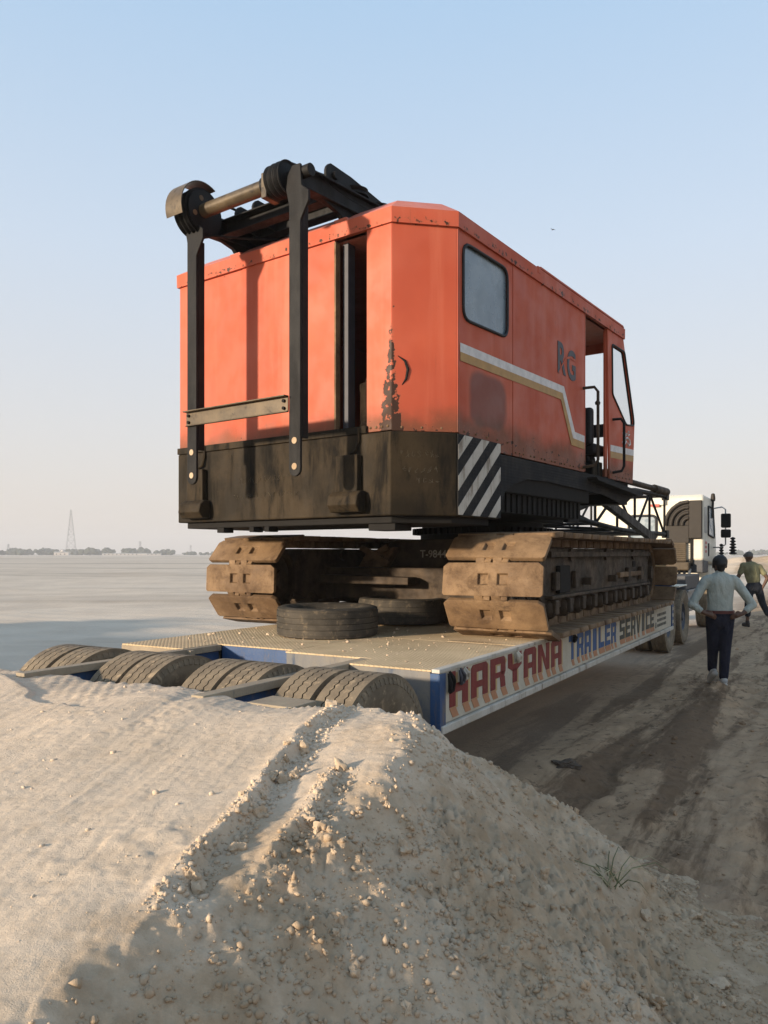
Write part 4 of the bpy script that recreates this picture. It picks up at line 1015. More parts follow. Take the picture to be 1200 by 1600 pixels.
# cab interior: seat, levers, console
m = MB(); m.box(1.06, 1.44, .20, .62, 3.00, 3.13); m.box(1.08, 1.42, .14, .25, 3.10, 3.56); m.box(1.16, 1.34, .30, .52, 2.73, 3.00); up(m, 'operator_seat', M['rubbersm'], .04, seg=3)
m = MB(); m.tube((1.48, .20, 2.72), (1.46, .24, 3.60), .014, n=8); m.lathe([(.001, 0), (.03, .005), (.034, .03), (.02, .05), (.001, .055)], 12, Matrix.Translation((1.46, .24, 3.59)) @ Matrix.Rotation(R(-90), 4, 'Y')); up(m, 'control_lever', M['black'], 0, 50)
m = MB(); m.tube((1.1, .50, 2.72), (1.12, .52, 3.12), .012, n=8); m.lathe([(.001, 0), (.06, .005), (.07, .03), (.05, .05), (.001, .055)], 14, Matrix.Translation((1.12, .52, 3.10)) @ Matrix.Rotation(R(-90), 4, 'Y')); up(m, 'control_lever', M['black'], 0, 50)
up(MB().box(1.25, 1.47, .05, .38, 2.72, 2.90), 'control_console', M['cw'], .01); up(MB().box(.36, .8, .35, 1.1, 2.72, 3.20), 'side_console', M['blacker'], .01)
# what shows through the open rear doorway
up(MB().box(.56, 1.0, -2.90, -2.86, 2.72, 4.5), 'engine_bulkhead', M['blacker'], 0)
up(MB().box(.585, .645, -3.60, -3.5, 2.87, 4.5), 'inner_post', M['navy'], .004)
m = MB(); m.lathe([(.001, 2.86), (.105, 2.86), (.108, 2.90), (.100, 2.91), (.100, 3.19), (.106, 3.20), (.106, 3.25), (.06, 3.27), (.055, 3.30), (.001, 3.31)], 28, Matrix.Translation((.83, -3.50, 0)) @ Matrix.Rotation(R(-90), 4, 'Y')); up(m, 'air_filter_can', M['rust'], 0, 35)
m = MB(); m.box(.68, 1.1, -3.35, -2.95, 2.75, 3.5); m.tube((.7, -3.3, 3.6), (1.2, -3.3, 3.9), .05); m.tube((.75, -3.4, 3.5), (.75, -3.2, 4.4), .03); up(m, 'engine_block', M['blacker'], .02)

# ---------------------------------------------------------------- rear gantry folded over the roof
QP = -4.20
def gpost(s0):
    hw = .058
    m = MB(); m.box(s0-hw, s0+hw-.022, QP-.035, QP-.012, 2.46, 4.70); 
    # two cheek plates with rounded lower tongue
    pl = []
    for k in range(13): a = math.pi+math.pi*k/12; pl.append((s0+.062*math.cos(a), 2.47+.062*math.sin(a)))
    pl += [(s0+.062, 4.48), (s0+.15, 4.62), (s0+.15, 4.70), (s0+.075, 4.76), (s0+.06, 4.94), (s0-.03, 4.945), (s0-.085, 4.86), (s0-.095, 4.76), (s0-.062, 4.62)]
    m = MB(); m.prism(pl, lambda a, b, t: (a, t, b), QP-.03, QP-.005); m.box(s0-.062, s0-.045, QP-.004, QP+.07, 2.72, 4.62); m.box(s0+.045, s0+.062, QP-.004, QP+.07, 2.72, 4.62)
    po = up(m, 'gantry_leg', M['black'], .005)
    for z in (2.49, 2.70):
        mm = MB(); mm.lathe([(.001, -.004), (.027, -.004), (.027, .003), (.001, .003)], 20, Matrix.Translation((s0, QP-.031, z)) @ Matrix.Rotation(R(90), 4, 'Z')); up(mm, 'pin_hole', M['sand'], 0, parent=po)
gpost(-.672); gpost(.590)
m = MB(); m.box(-.73, .53, QP-.045, QP-.031, 2.945, 3.06); m.box(-.73, .53, QP-.09, QP-.031, 3.061, 3.072); m.box(-.73, .53, QP-.06, QP-.031, 2.936, 2.944)
gb = up(m, 'gantry_cross_bar', M['brass'], .003)
for s_ in (-.69, .49):
    for z in (2.97, 3.03): mm = MB(); mm.lathe([(.001, .004), (.014, .004), (.014, -.016), (.001, -.016)], 10, Matrix.Translation((s_, QP-.046, z)) @ Matrix.Rotation(R(90), 4, 'Z')); up(mm, 'bolt', M['blacker'], 0, 40, parent=gb)
# head shaft, drum flange, sheaves
m = MB(); m.tube((-.60, QP+.03, 4.89), (.26, QP+.03, 4.89), .062, n=24); up(m, 'head_tube', M['brass'], 0, 40)
m = MB(); m.tube((.20, QP+.03, 4.89), (.34, QP+.03, 4.89), .078, n=24); m.tube((.42, QP+.03, 4.89), (.72, QP+.03, 4.89), .05, n=20); up(m, 'head_bearing', M['black'], 0, 40)
def sheave(M_, r, w_, name='sheave', mat='black'):
    m = MB(); m.lathe([(.03, -w_), (r*.5, -w_), (r*.85, -w_*.6), (r, -w_), (r*1.0, -w_*.8), (r*.90, 0), (r, w_*.8), (r, w_), (r*.85, w_*.6), (r*.5, w_), (.03, w_)], 36, M_); return up(m, name, M[mat], 0, 30)
for s_, r in ((.335, .138), (.395, .142), (.455, .142)): sheave(Matrix.Translation((s_, QP+.03, 4.89)), r, .026)
m = MB(); m.box(.24, .30, QP-.06, QP+.10, 4.75, 4.96); up(m, 'keeper_plate', M['brass'], .004)
for s_, r in ((-.735, .205), (-.675, .21), (-.615, .215)): sheave(Matrix.Translation((s_, QP+.04, 4.885)), r, .026)
m = MB(); m.lathe([(.001, -.006), (.19, -.006), (.19, .006), (.001, .006)], 36, Matrix.Translation((-.58, QP+.04, 4.885))); di = up(m, 'drum_flange', M['black'], 0, 30)
for a in (110, 200): mm = MB(); mm.lathe([(.001, -.004), (.024, -.004), (.024, .009), (.001, .009)], 16, Matrix.Translation((-.58, QP+.04+.12*math.cos(R(a)), 4.885+.12*math.sin(R(a))))); up(mm, 'flange_bolt', M['rust'], 0, 30, parent=di)
# curved guard over the left sheaves
m = MB(); n = 16
ring = [(R(62+138*k/n)) for k in range(n+1)]
for (ra, rb) in ((.262, .270),):
    vs = []
    for a in ring:
        for s_ in (-.79, -.575):
            for r in (ra, rb): vs.append((s_, QP+.04+r*math.cos(a), 4.885+r*math.sin(a)))
    fs = []
    for k in range(n):
        b = k*4; fs += [(b+1, b+3, b+7, b+5), (b, b+4, b+6, b+2), (b, b+1, b+5, b+4), (b+2, b+6, b+7, b+3)]
    fs += [(0, 2, 3, 1), (n*4, n*4+1, n*4+3, n*4+2)]
    m.add(vs, fs)
up(m, 'sheave_guard', M['brass'], 0, 40)
# longitudinal beams and cross members lying over the roof
def ibeam(s0, q0, q1, z0, z1, wd=.11, h=.165, name='gantry_beam'):
    m = MB()
    m.bar((s0, q0, z0+h/2), (s0, q1, z1+h/2), wd, .016); m.bar((s0, q0, z0-h/2), (s0, q1, z1-h/2), wd, .016); m.bar((s0, q0, z0), (s0, q1, z1), .018, h-.016); return up(m, name, M['black'], .003)
ibeam(.615, QP+.02, -2.35, 4.845, 4.935); ibeam(-.70, QP+.02, -2.35, 4.835, 4.935)
def xbeam(q, z, s0, s1, h, name='gantry_cross_member'):
    m = MB(); m.box(s0, s1, q-.055, q+.055, z+h/2-.014, z+h/2); m.box(s0, s1, q-.055, q+.055, z-h/2, z-h/2+.014); m.box(s0, s1, q+.02, q+.036, z-h/2+.0142, z+h/2-.0142); return up(m, name, M['black'], .003)
xbeam(-3.84, 4.85, -.655, .575, .15); xbeam(-3.50, 4.90, -.655, .575, .14); xbeam(-2.55, 4.94, -.655, .575, .15)
for s0 in (-.70, .615):
    m = MB(); m.prism([(-4.12, 4.80), (-3.30, 4.80), (-3.44, 4.70), (-3.52, 4.66), (-3.64, 4.66), (-3.70, 4.72)], lambda a, b, t: (t, a, b), s0-.022, s0+.022); up(m, 'roof_foot', M['black'], .004)
    m = MB(); m.prism([(-3.66, 4.655), (-3.48, 4.655), (-3.44, 4.72), (-3.68, 4.69)], lambda a, b, t: (t, a, b), s0-.07, s0+.07); up(m, 'foot_bracket', M['roof'], .006)
    m = MB(); m.box(s0-.08, s0+.08, -2.7, -2.4, 4.79, 4.875); up(m, 'rear_foot', M['black'], .006)
# sheave blocks resting on the beams
def block(s0, q0, sc_, z):
    for ds in (-.115, .115):
        pl = []
        for k in range(9): a = R(90+20+160*k/8); pl.append((q0+.10*math.cos(a), z+.10*math.sin(a)))
        pl += [(q0+.25, z-.12), (q0+1.15*sc_, z-.10), (q0+1.22*sc_, z-.03), (q0+.25, z+.085)]
        m = MB(); m.prism(pl, lambda a, b, t: (t, a, b), s0+ds-.013, s0+ds+.013); up(m, 'block_cheek', M['black'], .004)
    for dq in (.36, .72):
        sheave(Matrix.Translation((s0, q0+dq*sc_, z+.02-dq*.06)) @ Matrix.Rotation(R(90), 4, 'Y') @ Matrix.Rotation(R(8), 4, 'Z'), .185, .03, 'block_sheave')
    m = MB(); m.tube((s0-.16, q0+.01, z), (s0+.16, q0+.01, z), .035, n=14); m.tube((s0-.15, q0+1.1*sc_, z-.06), (s0+.15, q0+1.1*sc_, z-.06), .022, n=10); up(m, 'block_pin', M['black'], 0, 40)
block(.50, -3.78, 1.0, 5.02); block(-.45, -3.70, .9, 4.99)
m = MB(); m.path([(-.68, QP+.16, 5.09), (-.60, -3.6, 5.06), (-.4, -2.6, 4.99)], .012, 6); m.path([(.40, QP+.1, 5.07), (.46, -3.7, 5.10), (.5, -3.0, 5.05)], .012, 6); m.path([(-.66, QP+.02, 4.695), (-.45, -3.85, 4.72), (-.2, -3.4, 4.78)], .010, 6); up(m, 'hoist_rope', M['black'], 0, 60)

# ---------------------------------------------------------------- lattice boom foot in front
bo = up(MB().box(.50, .62, 1.35, 1.75, 2.22, 2.46), 'boom_foot', M['black'], .01); up(MB().box(-.62, -.50, 1.35, 1.75, 2.22, 2.46), 'boom_foot', M['black'], .01)
def bsub(mb, name, mat='black'): return up(mb, name, M[mat], 0, 50, parent=bo)
J = {}; QB = [1.6, 2.4, 3.2, 4.0, 4.8, 5.7]
for i, q in enumerate(QB):
    t = min(1, (q-1.6)/1.9); hw = .56+.14*t; 
    zb = 2.30-.16*t; zt = 2.38+.46*t
    J[i] = [(-hw, q, zb), (hw, q, zb), (hw, q, zt), (-hw, q, zt)]
for c in range(4):
    m = MB(); m.path([J[i][c] for i in range(len(QB))], .042, 10); bsub(m, 'boom_chord')
for i in range(len(QB)-1):
    for a, b in ((0, 1), (1, 2), (2, 3), (3, 0)):
        p, q = (J[i][a], J[i+1][b]) if i % 2 else (J[i][b], J[i+1][a]); m = MB(); m.tube(p, q, .022, n=8); bsub(m, 'boom_lacing')
        m = MB(); m.tube(J[i+1][a], J[i+1][b], .022, n=8); bsub(m, 'boom_strut')
for c in range(4):
    m = MB(); p = Vector(J[5][c]); m.box(p.x-.05, p.x+.05, p.y, p.y+.13, p.z-.07, p.z+.07); bsub(m, 'boom_lug')
# stout stay from the cab corner down to the boom head and the diagonal brace
m = MB(); m.tube((.62, 1.25, 3.02), (.72, 5.35, 2.93), .05, n=12); m.tube((.72, 5.0, 2.935), (.72, 5.75, 2.92), .075, n=12); up(m, 'boom_stay', M['rustd'], 0, 50)
m = MB(); m.bar((1.2, 1.2, 2.48), (.95, 4.2, 2.02), .08, .13); up(m, 'front_brace', M['black'], .006)
m = MB(); m.box(.3, 1.5, .9, 1.22, 2.42, 2.56); up(m, 'front_frame', M['black'], .01)
#NEXT2

# ------------------------------------------------------------------ tractor truck ahead of the trailer
TKU, TKV = -1.60, 12.0
tk = empty('truck', tw(TKU, TKV, 0), -TH_T, 'cream white tractor truck with dusty dual wheels, coupled ahead of the trailer', 'truck')
def kp(mb, name, mat, bevel=.01, smooth=None, parent=None, seg=2): return mb.build(name, mat, parent or tk, bevel, smooth, seg=seg)
V0 = 2.05      # back of the cab
m = MB(); m.box(-.45, -.33, -2.9, 4.2, .72, .98); m.box(.33, .45, -2.9, 4.2, .72, .98); kp(m, 'chassis_rail', M['blacker'])
tk_last = m
for vv in (-1.95, -.45):
    m = MB(); m.tube((-1.0, vv, .53), (1.0, vv, .53), .08, n=12); kp(m, 'axle', M['blacker'], 0, 40)
    for x, fl in ((-1.10, True), (-.78, True), (.78, False), (1.10, False)): wheel(tk, x, vv, .54, random.uniform(0, 6), fl, False)
for x, fl in ((-1.02, True), (1.02, False)): wheel(tk, x, 3.55, .54, 1., fl)
# cab shell
cabp = [(V0, 1.62), (V0+1.95, 1.50), (V0+2.1, 1.9), (V0+1.98, 2.4), (V0+1.65, 2.98), (V0+1.4, 3.10), (V0+.12, 3.12), (V0, 3.04)]
m = MB(); m.prism(cabp, lambda a, b, t: (t, a, b), -1.22, 1.22); cab = kp(m, 'cab', M['cab'], .06, seg=3)
m = MB(); m.prism([(V0+.02, 1.34), (V0+.75, 1.34), (V0+.78, 1.615), (V0+.02, 1.64)], lambda a, b, t: (t, a, b), .62, 1.215); kp(m, 'mudguard', M['dgrey'], .03)
m = MB(); m.prism([(V0+.02, 1.34), (V0+.75, 1.34), (V0+.78, 1.615), (V0+.02, 1.64)], lambda a, b, t: (t, a, b), -1.215, -.62); kp(m, 'mudguard', M['dgrey'], .03)
m = MB(); m.prism([(V0+1.2, .55), (V0+2.1, .5), (V0+2.15, 1.5), (V0+1.3, 1.5)], lambda a, b, t: (t, a, b), -1.2, 1.2); kp(m, 'bumper', M['cab'], .05)
# rear window with rounded seal
rw = rrect(-.42, .20, 2.12, 2.66, .10)
m = MB(); m.prism(rw, lambda a, b, t: (a, t, b), V0-.016, V0-.002); rwo = kp(m, 'rear_window', M['dglass'], 0)
m = MB(); m.path([(a, V0-.018, b) for a, b in rw]+[(rw[0][0], V0-.018, rw[0][1])], .03, 8, False); kp(m, 'window_seal', M['rubbersm'], 0, 60, parent=rwo)
# side door, window and handle on the right
dwp = round_poly([(V0+.62, 2.22), (V0+1.62, 2.16), (V0+1.42, 2.86), (V0+.62, 2.88)], .06)
m = MB(); m.prism(dwp, lambda a, b, t: (t, a, b), 1.221, 1.232); kp(m, 'side_window', M['dglass'], 0)
m = MB(); m.path([(1.234, a, b) for a, b in dwp]+[(1.234, *dwp[0])], .022, 6, False); kp(m, 'side_window_seal', M['rubbersm'], 0, 60)
dw2 = round_poly([(V0+.12, 2.25), (V0+.42, 2.24), (V0+.42, 2.84), (V0+.12, 2.84)], .05)
m = MB(); m.prism(dw2, lambda a, b, t: (t, a, b), 1.221, 1.229); kp(m, 'quarter_panel', M['chrome'], 0)
kp(MB().box(1.221, 1.235, V0+.68, V0+.80, 1.72, 2.02), 'door_grip', M['blacker'], .01)
m = MB()
for k in range(3): m.box(1.221, 1.226, V0+.26, V0+.46, 1.80+.10*k, 1.86+.10*k)
kp(m, 'red_lettering', M['redlens'], 0, )['kind'] = 'stuff'
# fairing with arched air ducts
m = MB(); m.box(.92, 1.20, V0-.10, V0-.004, 2.12, 2.98); kp(m, 'fairing', M['fairing'], .02)
m = MB(); m.box(.42, .92, V0-.075, V0-.004, 2.02, 2.42); m.prism([(.42, 2.42), (.92, 2.42), (.92, 2.98), (.72, 2.97), (.52, 2.82), (.42, 2.60)], lambda a, b, t: (a, t, b), V0-.06, V0-.004); kp(m, 'duct_plate', M['fairing'], .01)
for k, r in enumerate((.50, .38, .26, .14)):
    m = MB(); pts = [(.92-r, V0-.085, 2.42)]+[(.92-r*math.cos(a), V0-.085, 2.44+r*math.sin(a)*1.02) for a in [R(15*i) for i in range(7)]]; m.path(pts, .042, 8); kp(m, 'air_duct_arch', M['fairing'], 0, 60)
for z in (2.52, 2.20):
    m = MB(); m.tube((.40, V0-.05, z), (.46, V0-.05, z), .05, n=10); kp(m, 'duct_ear', M['fairing'], 0, 50)
kp(MB().box(.50, .86, V0-.09, V0-.004, 1.60, 2.03), 'intake_box', M['rib'], .01)
for k in range(9): kp(MB().box(.485, .875, V0-.115, V0-.088, 1.625+k*.044, 1.648+k*.044), 'intake_rib', M['rib'], .006)
kp(MB().box(.46, .95, V0-.25, V0-.004, 1.40, 1.59), 'filter_box', M['rib'], .03); kp(MB().box(.94, 1.0, V0-.03, V0-.004, 1.5, 2.12), 'cab_strut', M['blacker'], .006)
# number board on the roof edge
kp(MB().box(.05, .42, V0-.06, V0-.03, 2.90, 3.04), 'roof_board', M['cab'], .006); kp(MB().box(.08, .28, V0-.075, V0-.061, 2.86, 2.92), 'red_reflector', M['redlens'], .004)
# deck behind the cab: tank, hoses, side frame, fifth wheel
kp(MB().box(.62, 1.15, .15, 1.95, 1.03, 1.33), 'battery_box', M['dgrey'], .02)
m = MB(); m.box(.55, 1.15, .3, 1.9, .55, 1.02); kp(m, 'fuel_tank', M['chrome'], .06, seg=3)
kp(MB().box(-.95, .95, .6, 1.9, 1.04, 1.10), 'catwalk', M['dusty'], .01); kp(MB().box(.2, 1.20, -.9, -.0, 1.13, 1.16), 'rear_mudflap_plate', M['cab'], .01)
for k in range(3):
    m = MB(); m.path([(.95-.1*k, V0-.1, 1.42), (.98-.1*k, V0-.6, 1.20+.04*k), (.9-.1*k, V0-1.2, 1.12+.05*k), (.75, V0-1.7, 1.22)], .03, 8); kp(m, 'air_hose', M['blacker'] if k else M['chrome'], 0, 60)
for z in (.60, .80, .98): kp(MB().box(1.16, 1.20, .2, 1.7, z, z+.05), 'side_guard_rail', M['chrome'], .006)
m = MB(); m.lathe([(.001, 1.16), (.5, 1.16), (.5, 1.22), (.001, 1.22)], 32, Matrix.Translation((0, -1.2, 0)) @ Matrix.Rotation(R(-90), 4, 'Y')); kp(m, 'fifth_wheel', M['blacker'], 0, 40)
# mirrors, marker pole
m = MB(); m.path([(1.2, V0+1.45, 2.86), (1.42, V0+1.5, 2.90), (1.50, V0+1.5, 2.84), (1.50, V0+1.5, 2.0), (1.40, V0+1.52, 1.93), (1.2, V0+1.55, 1.93)], .016, 8); mi = kp(m, 'mirror_arm', M['chrome'], 0, 60)
kp(MB().box(1.40, 1.62, V0+1.44, V0+1.52, 2.40, 2.74), 'mirror', M['blacker'], .03, parent=mi); kp(MB().box(1.40, 1.62, V0+1.42, V0+1.52, 2.16, 2.36), 'mirror', M['blacker'], .03, parent=mi)
m = MB(); m.tube((1.24, V0+1.2, 2.62), (1.26, V0+1.2, 3.04), .028, n=10); m.lathe([(.001, 3.02), (.05, 3.03), (.055, 3.10), (.04, 3.2), (.001, 3.22)], 12, Matrix.Translation((1.26, V0+1.2, 0)) @ Matrix.Rotation(R(-90), 4, 'Y')); kp(m, 'marker_pole', M['fairing'], 0, 50)
def tassel(x, y, z1, z0, r, name='wool_tassel'):
    m = MB(); prof = [(.001, z0)]; n = int((z1-z0)/.062)
    for k in range(n):
        z = z0+(z1-z0)*k/n; rr = r*(1-.45*k/n); prof += [(rr*.5, z), (rr, z+.02), (rr, z+.042), (rr*.5, z+.058)]
    prof.append((.001, z1)); m.lathe(prof, 12, Matrix.Translation((x, y, 0)) @ Matrix.Rotation(R(-90), 4, 'Y')); kp(m, name, M['woolblack'], 0, 50)
tassel(1.66, V0+1.50, 2.18, 1.76, .09); tassel(1.40, V0+1.56, 2.02, 1.50, .075); tassel(1.30, V0+1.60, 1.72, 1.40, .08)

# ------------------------------------------------------------------ people
SKIN = plain('brown_skin', (.115, .058, .034), .55); HAIR = plain('black_hair', (.012, .010, .010), .6)
SHIRT = None
def cloth(name, c, c2):
    n = NT(name); n.col(n.mix(n.ramp(n.noise(6, 5), .35, .7), c, c2)); n.rough(.9); n.b.inputs['Specular IOR Level'].default_value = .15
    n.bump(n.noise(14, 4, .6, n.mapped((1, 1, .45), (.3, .4, 0))), .9, .05); return n.m
def capsule(mb, a, b, r0, r1, n=14, flat=None):
    a = Vector(a); b = Vector(b); d_ = (b-a); L = d_.length
    if L < 1e-5: d_ = Vector((0, 0, 1)); 
    d_.normalize(); pts = []; rad = []
    for k in range(5): t = R(90-18*k*1.0); pts.append(a-d_*r0*math.sin(t)); rad.append(max(r0*math.cos(t), .0008))
    pts.append(a); rad.append(r0); pts.append(b); rad.append(r1)
    for k in range(1, 6): t = R(18*k); pts.append(b+d_*r1*math.sin(t)); rad.append(max(r1*math.cos(t), .0008))
    base = len(mb.v); mb.path(pts, rad, n)
    if flat:          # squash front to back about the axis line
        for i in range(base, len(mb.v)):
            p = Vector(mb.v[i]); t = max(0, min(1, (p-a).dot(d_)/max(L, 1e-5))); c = a+d_*(t*L); q = p-c
            mb.v[i] = tuple(c+Vector((q.x*flat[0], q.y*flat[1], q.z)))
def skinned(name, caps, mat, parent, vox=.011, smooth=5):
    mb = MB()
    for c in caps: capsule(mb, *c)
    o = mb.build(name, mat, parent, 0)
    r = o.modifiers.new('remesh', 'REMESH'); r.mode = 'VOXEL'; r.voxel_size = vox; r.use_smooth_shade = True
    s = o.modifiers.new('smooth', 'SMOOTH'); s.iterations = smooth; s.factor = .5
    return o
def hand_caps(w, dirv, side, palm_n):
    """palm and five curled fingers from wrist w along dirv; side = thumb direction"""
    w = Vector(w); d_ = Vector(dirv).normalized(); t = Vector(side).normalized(); n = Vector(palm_n).normalized(); c = []
    c.append((w, w+d_*.075, .026, .034, 10, None))
    for k, L in enumerate((.062, .072, .068, .054)):
        b = w+d_*.085+t*(.030-.020*k); m1 = b+d_*L*.55+n*.008; m2 = m1+d_*L*.38+n*.026
        c.append((b-d_*.02, m1, .0095, .0090, 8, None)); c.append((m1, m2, .0088, .0075, 8, None))
    b = w+d_*.03+t*.026; m1 = b+d_*.035+t*.028; c.append((b, m1, .0115, .010, 8, None)); c.append((m1, m1+d_*.028+n*.010, .0095, .008, 8, None))
    return c
def head_caps(h, fwd, r=.085):
    h = Vector(h); f = Vector(fwd).normalized(); s_ = f.cross(Vector((0, 0, 1))); c = []
    c.append((h+Vector((0, 0, .035))-f*.012, h+Vector((0, 0, .03))+f*.022, .090, .086, 14, None))
    c.append((h+Vector((0, 0, -.04))+f*.02, h+Vector((0, 0, -.085))+f*.045, .066, .036, 12, None))
    c.append((h+f*.095+Vector((0, 0, .005)), h+f*.112+Vector((0, 0, -.025)), .010, .014, 8, None))          # nose
    for e in (-1, 1):
        c.append((h+s_*e*.082+Vector((0, 0, .02)), h+s_*e*.086+Vector((0, 0, -.02)), .014, .010, 8, None))     # ears
        c.append((h+s_*e*.032+f*.090+Vector((0, 0, .036)), h+s_*e*.05+f*.082+Vector((0, 0, .036)), .010, .009, 8, None))   # brows
    c.append((h+f*.080+s_*.02+Vector((0, 0, -.052)), h+f*.080-s_*.02+Vector((0, 0, -.052)), .011, .011, 8, None))      # mouth
    return c

gz = lambda x, y: float(ground_h(np.array([x]), np.array([y]))[0])
# first person: hands on hips, walking away
x1, y1 = 4.45, 10.17
p1 = empty('person', (x1, y1, gz(x1, y1)), R(-6), 'person in pale blue shirt and dark trousers, hands on hips, walking away', 'person', 'people on the track')
FW = (0, 1, 0)
body = []
body += [((0, .0, .93), (0, -.005, 1.12), .125, .128, 14, (1.15, .78)), ((0, -.005, 1.10), (0, -.01, 1.36), .13, .145, 14, (1.18, .74)), ((-.15, -.01, 1.375), (.15, -.01, 1.375), .072, .072, 12, None), ((0, -.01, 1.38), (0, .01, 1.50), .058, .054, 12, None)]
body += head_caps((0, .02, 1.575), FW)
ARM = {}
for e in (-1, 1):
    sh = (e*.195, -.01, 1.37); el = (e*.385, -.08, 1.07); wr = (e*.235, -.15, .960)
    ARM[e] = (sh, el, wr); body += [(sh, el, .052, .042, 12, None), (el, wr, .042, .028, 12, None)]
    body += hand_caps(wr, (-e*.85, -.05, -.28), (0, -.15, .9), (-e*.2, .9, -.2))
LEG = {1: ((.082, 0, .90), (.068, .01, .48), (.040, -.02, .09)), -1: ((-.082, 0, .90), (-.060, .10, .49), (-.040, .20, .16))}
for e in (-1, 1): h, k, a = LEG[e]; body += [(h, k, .088, .056, 12, None), (k, a, .055, .036, 12, None)]
b1 = skinned('body', body, SKIN, p1, .0085, 4)
hr = [((0, .0, 1.635), (0, .012, 1.625), .096, .094, 14, None), ((0, -.045, 1.60), (0, -.04, 1.545), .066, .05, 12, None), ((-.065, -.005, 1.61), (-.07, .0, 1.57), .03, .022, 8, None), ((.065, -.005, 1.61), (.07, .0, 1.57), .03, .022, 8, None)]
skinned('hair', hr, HAIR, p1, .010, 3)
sh_ = [((0, .0, .985), (0, -.005, 1.12), .143, .138, 16, (1.14, .82)), ((0, -.005, 1.10), (0, -.01, 1.35), .140, .155, 16, (1.16, .78)), ((-.155, -.01, 1.385), (.155, -.01, 1.385), .080, .080, 12, None), ((0, -.01, 1.42), (0, -.005, 1.475), .078, .066, 14, None)]
for e in (-1, 1):
    sh, el, wr = ARM[e]; w2 = tuple(Vector(el)+(Vector(wr)-Vector(el))*.62)
    sh_ += [(sh, el, .068, .054, 12, None), (el, w2, .054, .044, 12, None)]
skinned('shirt', sh_, cloth('pale_blue_green_cotton', (.40, .435, .395), (.32, .355, .32)), p1, .010, 4)
trs = [((0, .0, .96), (0, .0, .88), .142, .145, 16, (1.14, .86))]
for e in (-1, 1): h, k, a = LEG[e]; trs += [(h, k, .104, .074, 14, None), (k, (a[0], a[1], a[2]+.03), .074, .060, 14, None)]
skinned('trousers', trs, cloth('navy_black_cotton', (.012, .014, .026), (.020, .022, .036)), p1, .010, 4)
m = MB(); m.lathe([(.150, .952), (.158, .955), (.158, .990), (.150, .993)], 32, Matrix.Scale(1, 4) @ Matrix.Rotation(R(-90), 4, 'Y')); m.v = [(p[0]*1.16, p[1]*.88, p[2]) for p in m.v]; m.build('belt', plain('red_brown_leather', (.10, .022, .018), .5), p1, 0, 40)
SHOEM = plain('grey_white_trainers', (.42, .41, .39), .7); SOLE = plain('pale_rubber_sole', (.50, .48, .44), .8)
def shoe(a, tilt, nm='shoe', m1=SHOEM, m2=SOLE, parent=p1, yaw=0):
    a = Vector(a); rot = Matrix.Rotation(yaw, 3, 'Z') @ Matrix.Rotation(tilt, 3, 'X')
    def P(x, y, z): return a+rot @ Vector((x, y, z))
    o = skinned(nm, [(P(0, -.03, -.035), P(0, .12, -.045), .044, .040, 12, None), (P(0, .10, -.048), P(.004, .17, -.055), .040, .030, 12, None), (P(0, -.02, -.02), P(0, .0, .02), .045, .047, 12, None)], m1, parent, .008, 3)
    skinned('sole', [(P(0, -.04, -.078), P(0, .06, -.078), .040, .036, 12, None), (P(0, .06, -.078), P(.004, .17, -.074), .038, .034, 12, None)], m2, o, .008, 2)
shoe((.040, -.02, .095), 0, yaw=R(-6)); shoe((-.04, .20, .17), R(-38), yaw=R(8))

# second person: striding off to the right
x2, y2 = 8.93, 18.5
p2_ = empty('person', (x2, y2, gz(x2, y2)), R(0), 'person in olive T-shirt, grey cap and rolled dark trousers, striding beyond the truck', 'person', 'people on the track')
T = Vector
body = [((-.02, 0, .98), (-.04, .0, 1.14), .125, .128, 14, (1.15, .8)), ((-.04, 0, 1.14), (-.09, 0, 1.42), .13, .15, 14, (1.2, .78)), ((-.26, 0, 1.46), (.10, 0, 1.42), .075, .075, 12, None), ((-.09, 0, 1.44), (-.12, .02, 1.58), .06, .055, 12, None)]
body += head_caps((-.13, .03, 1.65), (-.25, .97, 0))
A2 = {-1: ((-.28, 0, 1.44), (-.38, .04, 1.19), (-.62, .16, 1.15)), 1: ((.12, 0, 1.41), (.27, -.08, 1.17), (.16, -.06, .94))}
for e in (-1, 1):
    sh, el, wr = A2[e]; body += [(sh, el, .056, .046, 12, None), (el, wr, .044, .030, 12, None)]
body += hand_caps(A2[-1][2], (-.9, .3, -.1), (0, .2, .9), (.2, .5, -.8)); body += hand_caps(A2[1][2], (-.35, .1, -.9), (0, .9, .1), (-.9, 0, -.2))
L2 = {-1: ((-.11, 0, .95), (-.14, .05, .52), (-.15, .06, .10)), 1: ((.075, 0, .95), (.20, .02, .55), (.36, -.10, .13))}
for e in (-1, 1): h, k, a = L2[e]; body += [(h, k, .09, .06, 12, None), (k, a, .056, .036, 12, None)]
skinned('body', body, SKIN, p2_, .010, 4)
ts = [((-.035, 0, 1.13), (-.05, 0, 1.20), .145, .147, 16, (1.16, .84)), ((-.05, 0, 1.19), (-.09, 0, 1.41), .147, .165, 16, (1.2, .8)), ((-.27, 0, 1.465), (.11, 0, 1.425), .084, .084, 12, None)]
for e in (-1, 1): sh, el, wr = A2[e]; ts += [(sh, tuple(T(sh)+(T(el)-T(sh))*.55), .074, .068, 12, None)]
skinned('t_shirt', ts, cloth('olive_cotton', (.215, .205, .115), (.16, .15, .085)), p2_, .011, 4)
trs = [((-.02, 0, 1.0), (-.02, 0, .93), .142, .148, 16, (1.14, .86))]
for e in (-1, 1): h, k, a = L2[e]; k2 = tuple(T(k)+(T(a)-T(k))*(.55)); trs += [(h, k, .106, .078, 14, None), (k, k2, .078, .070, 14, None)]
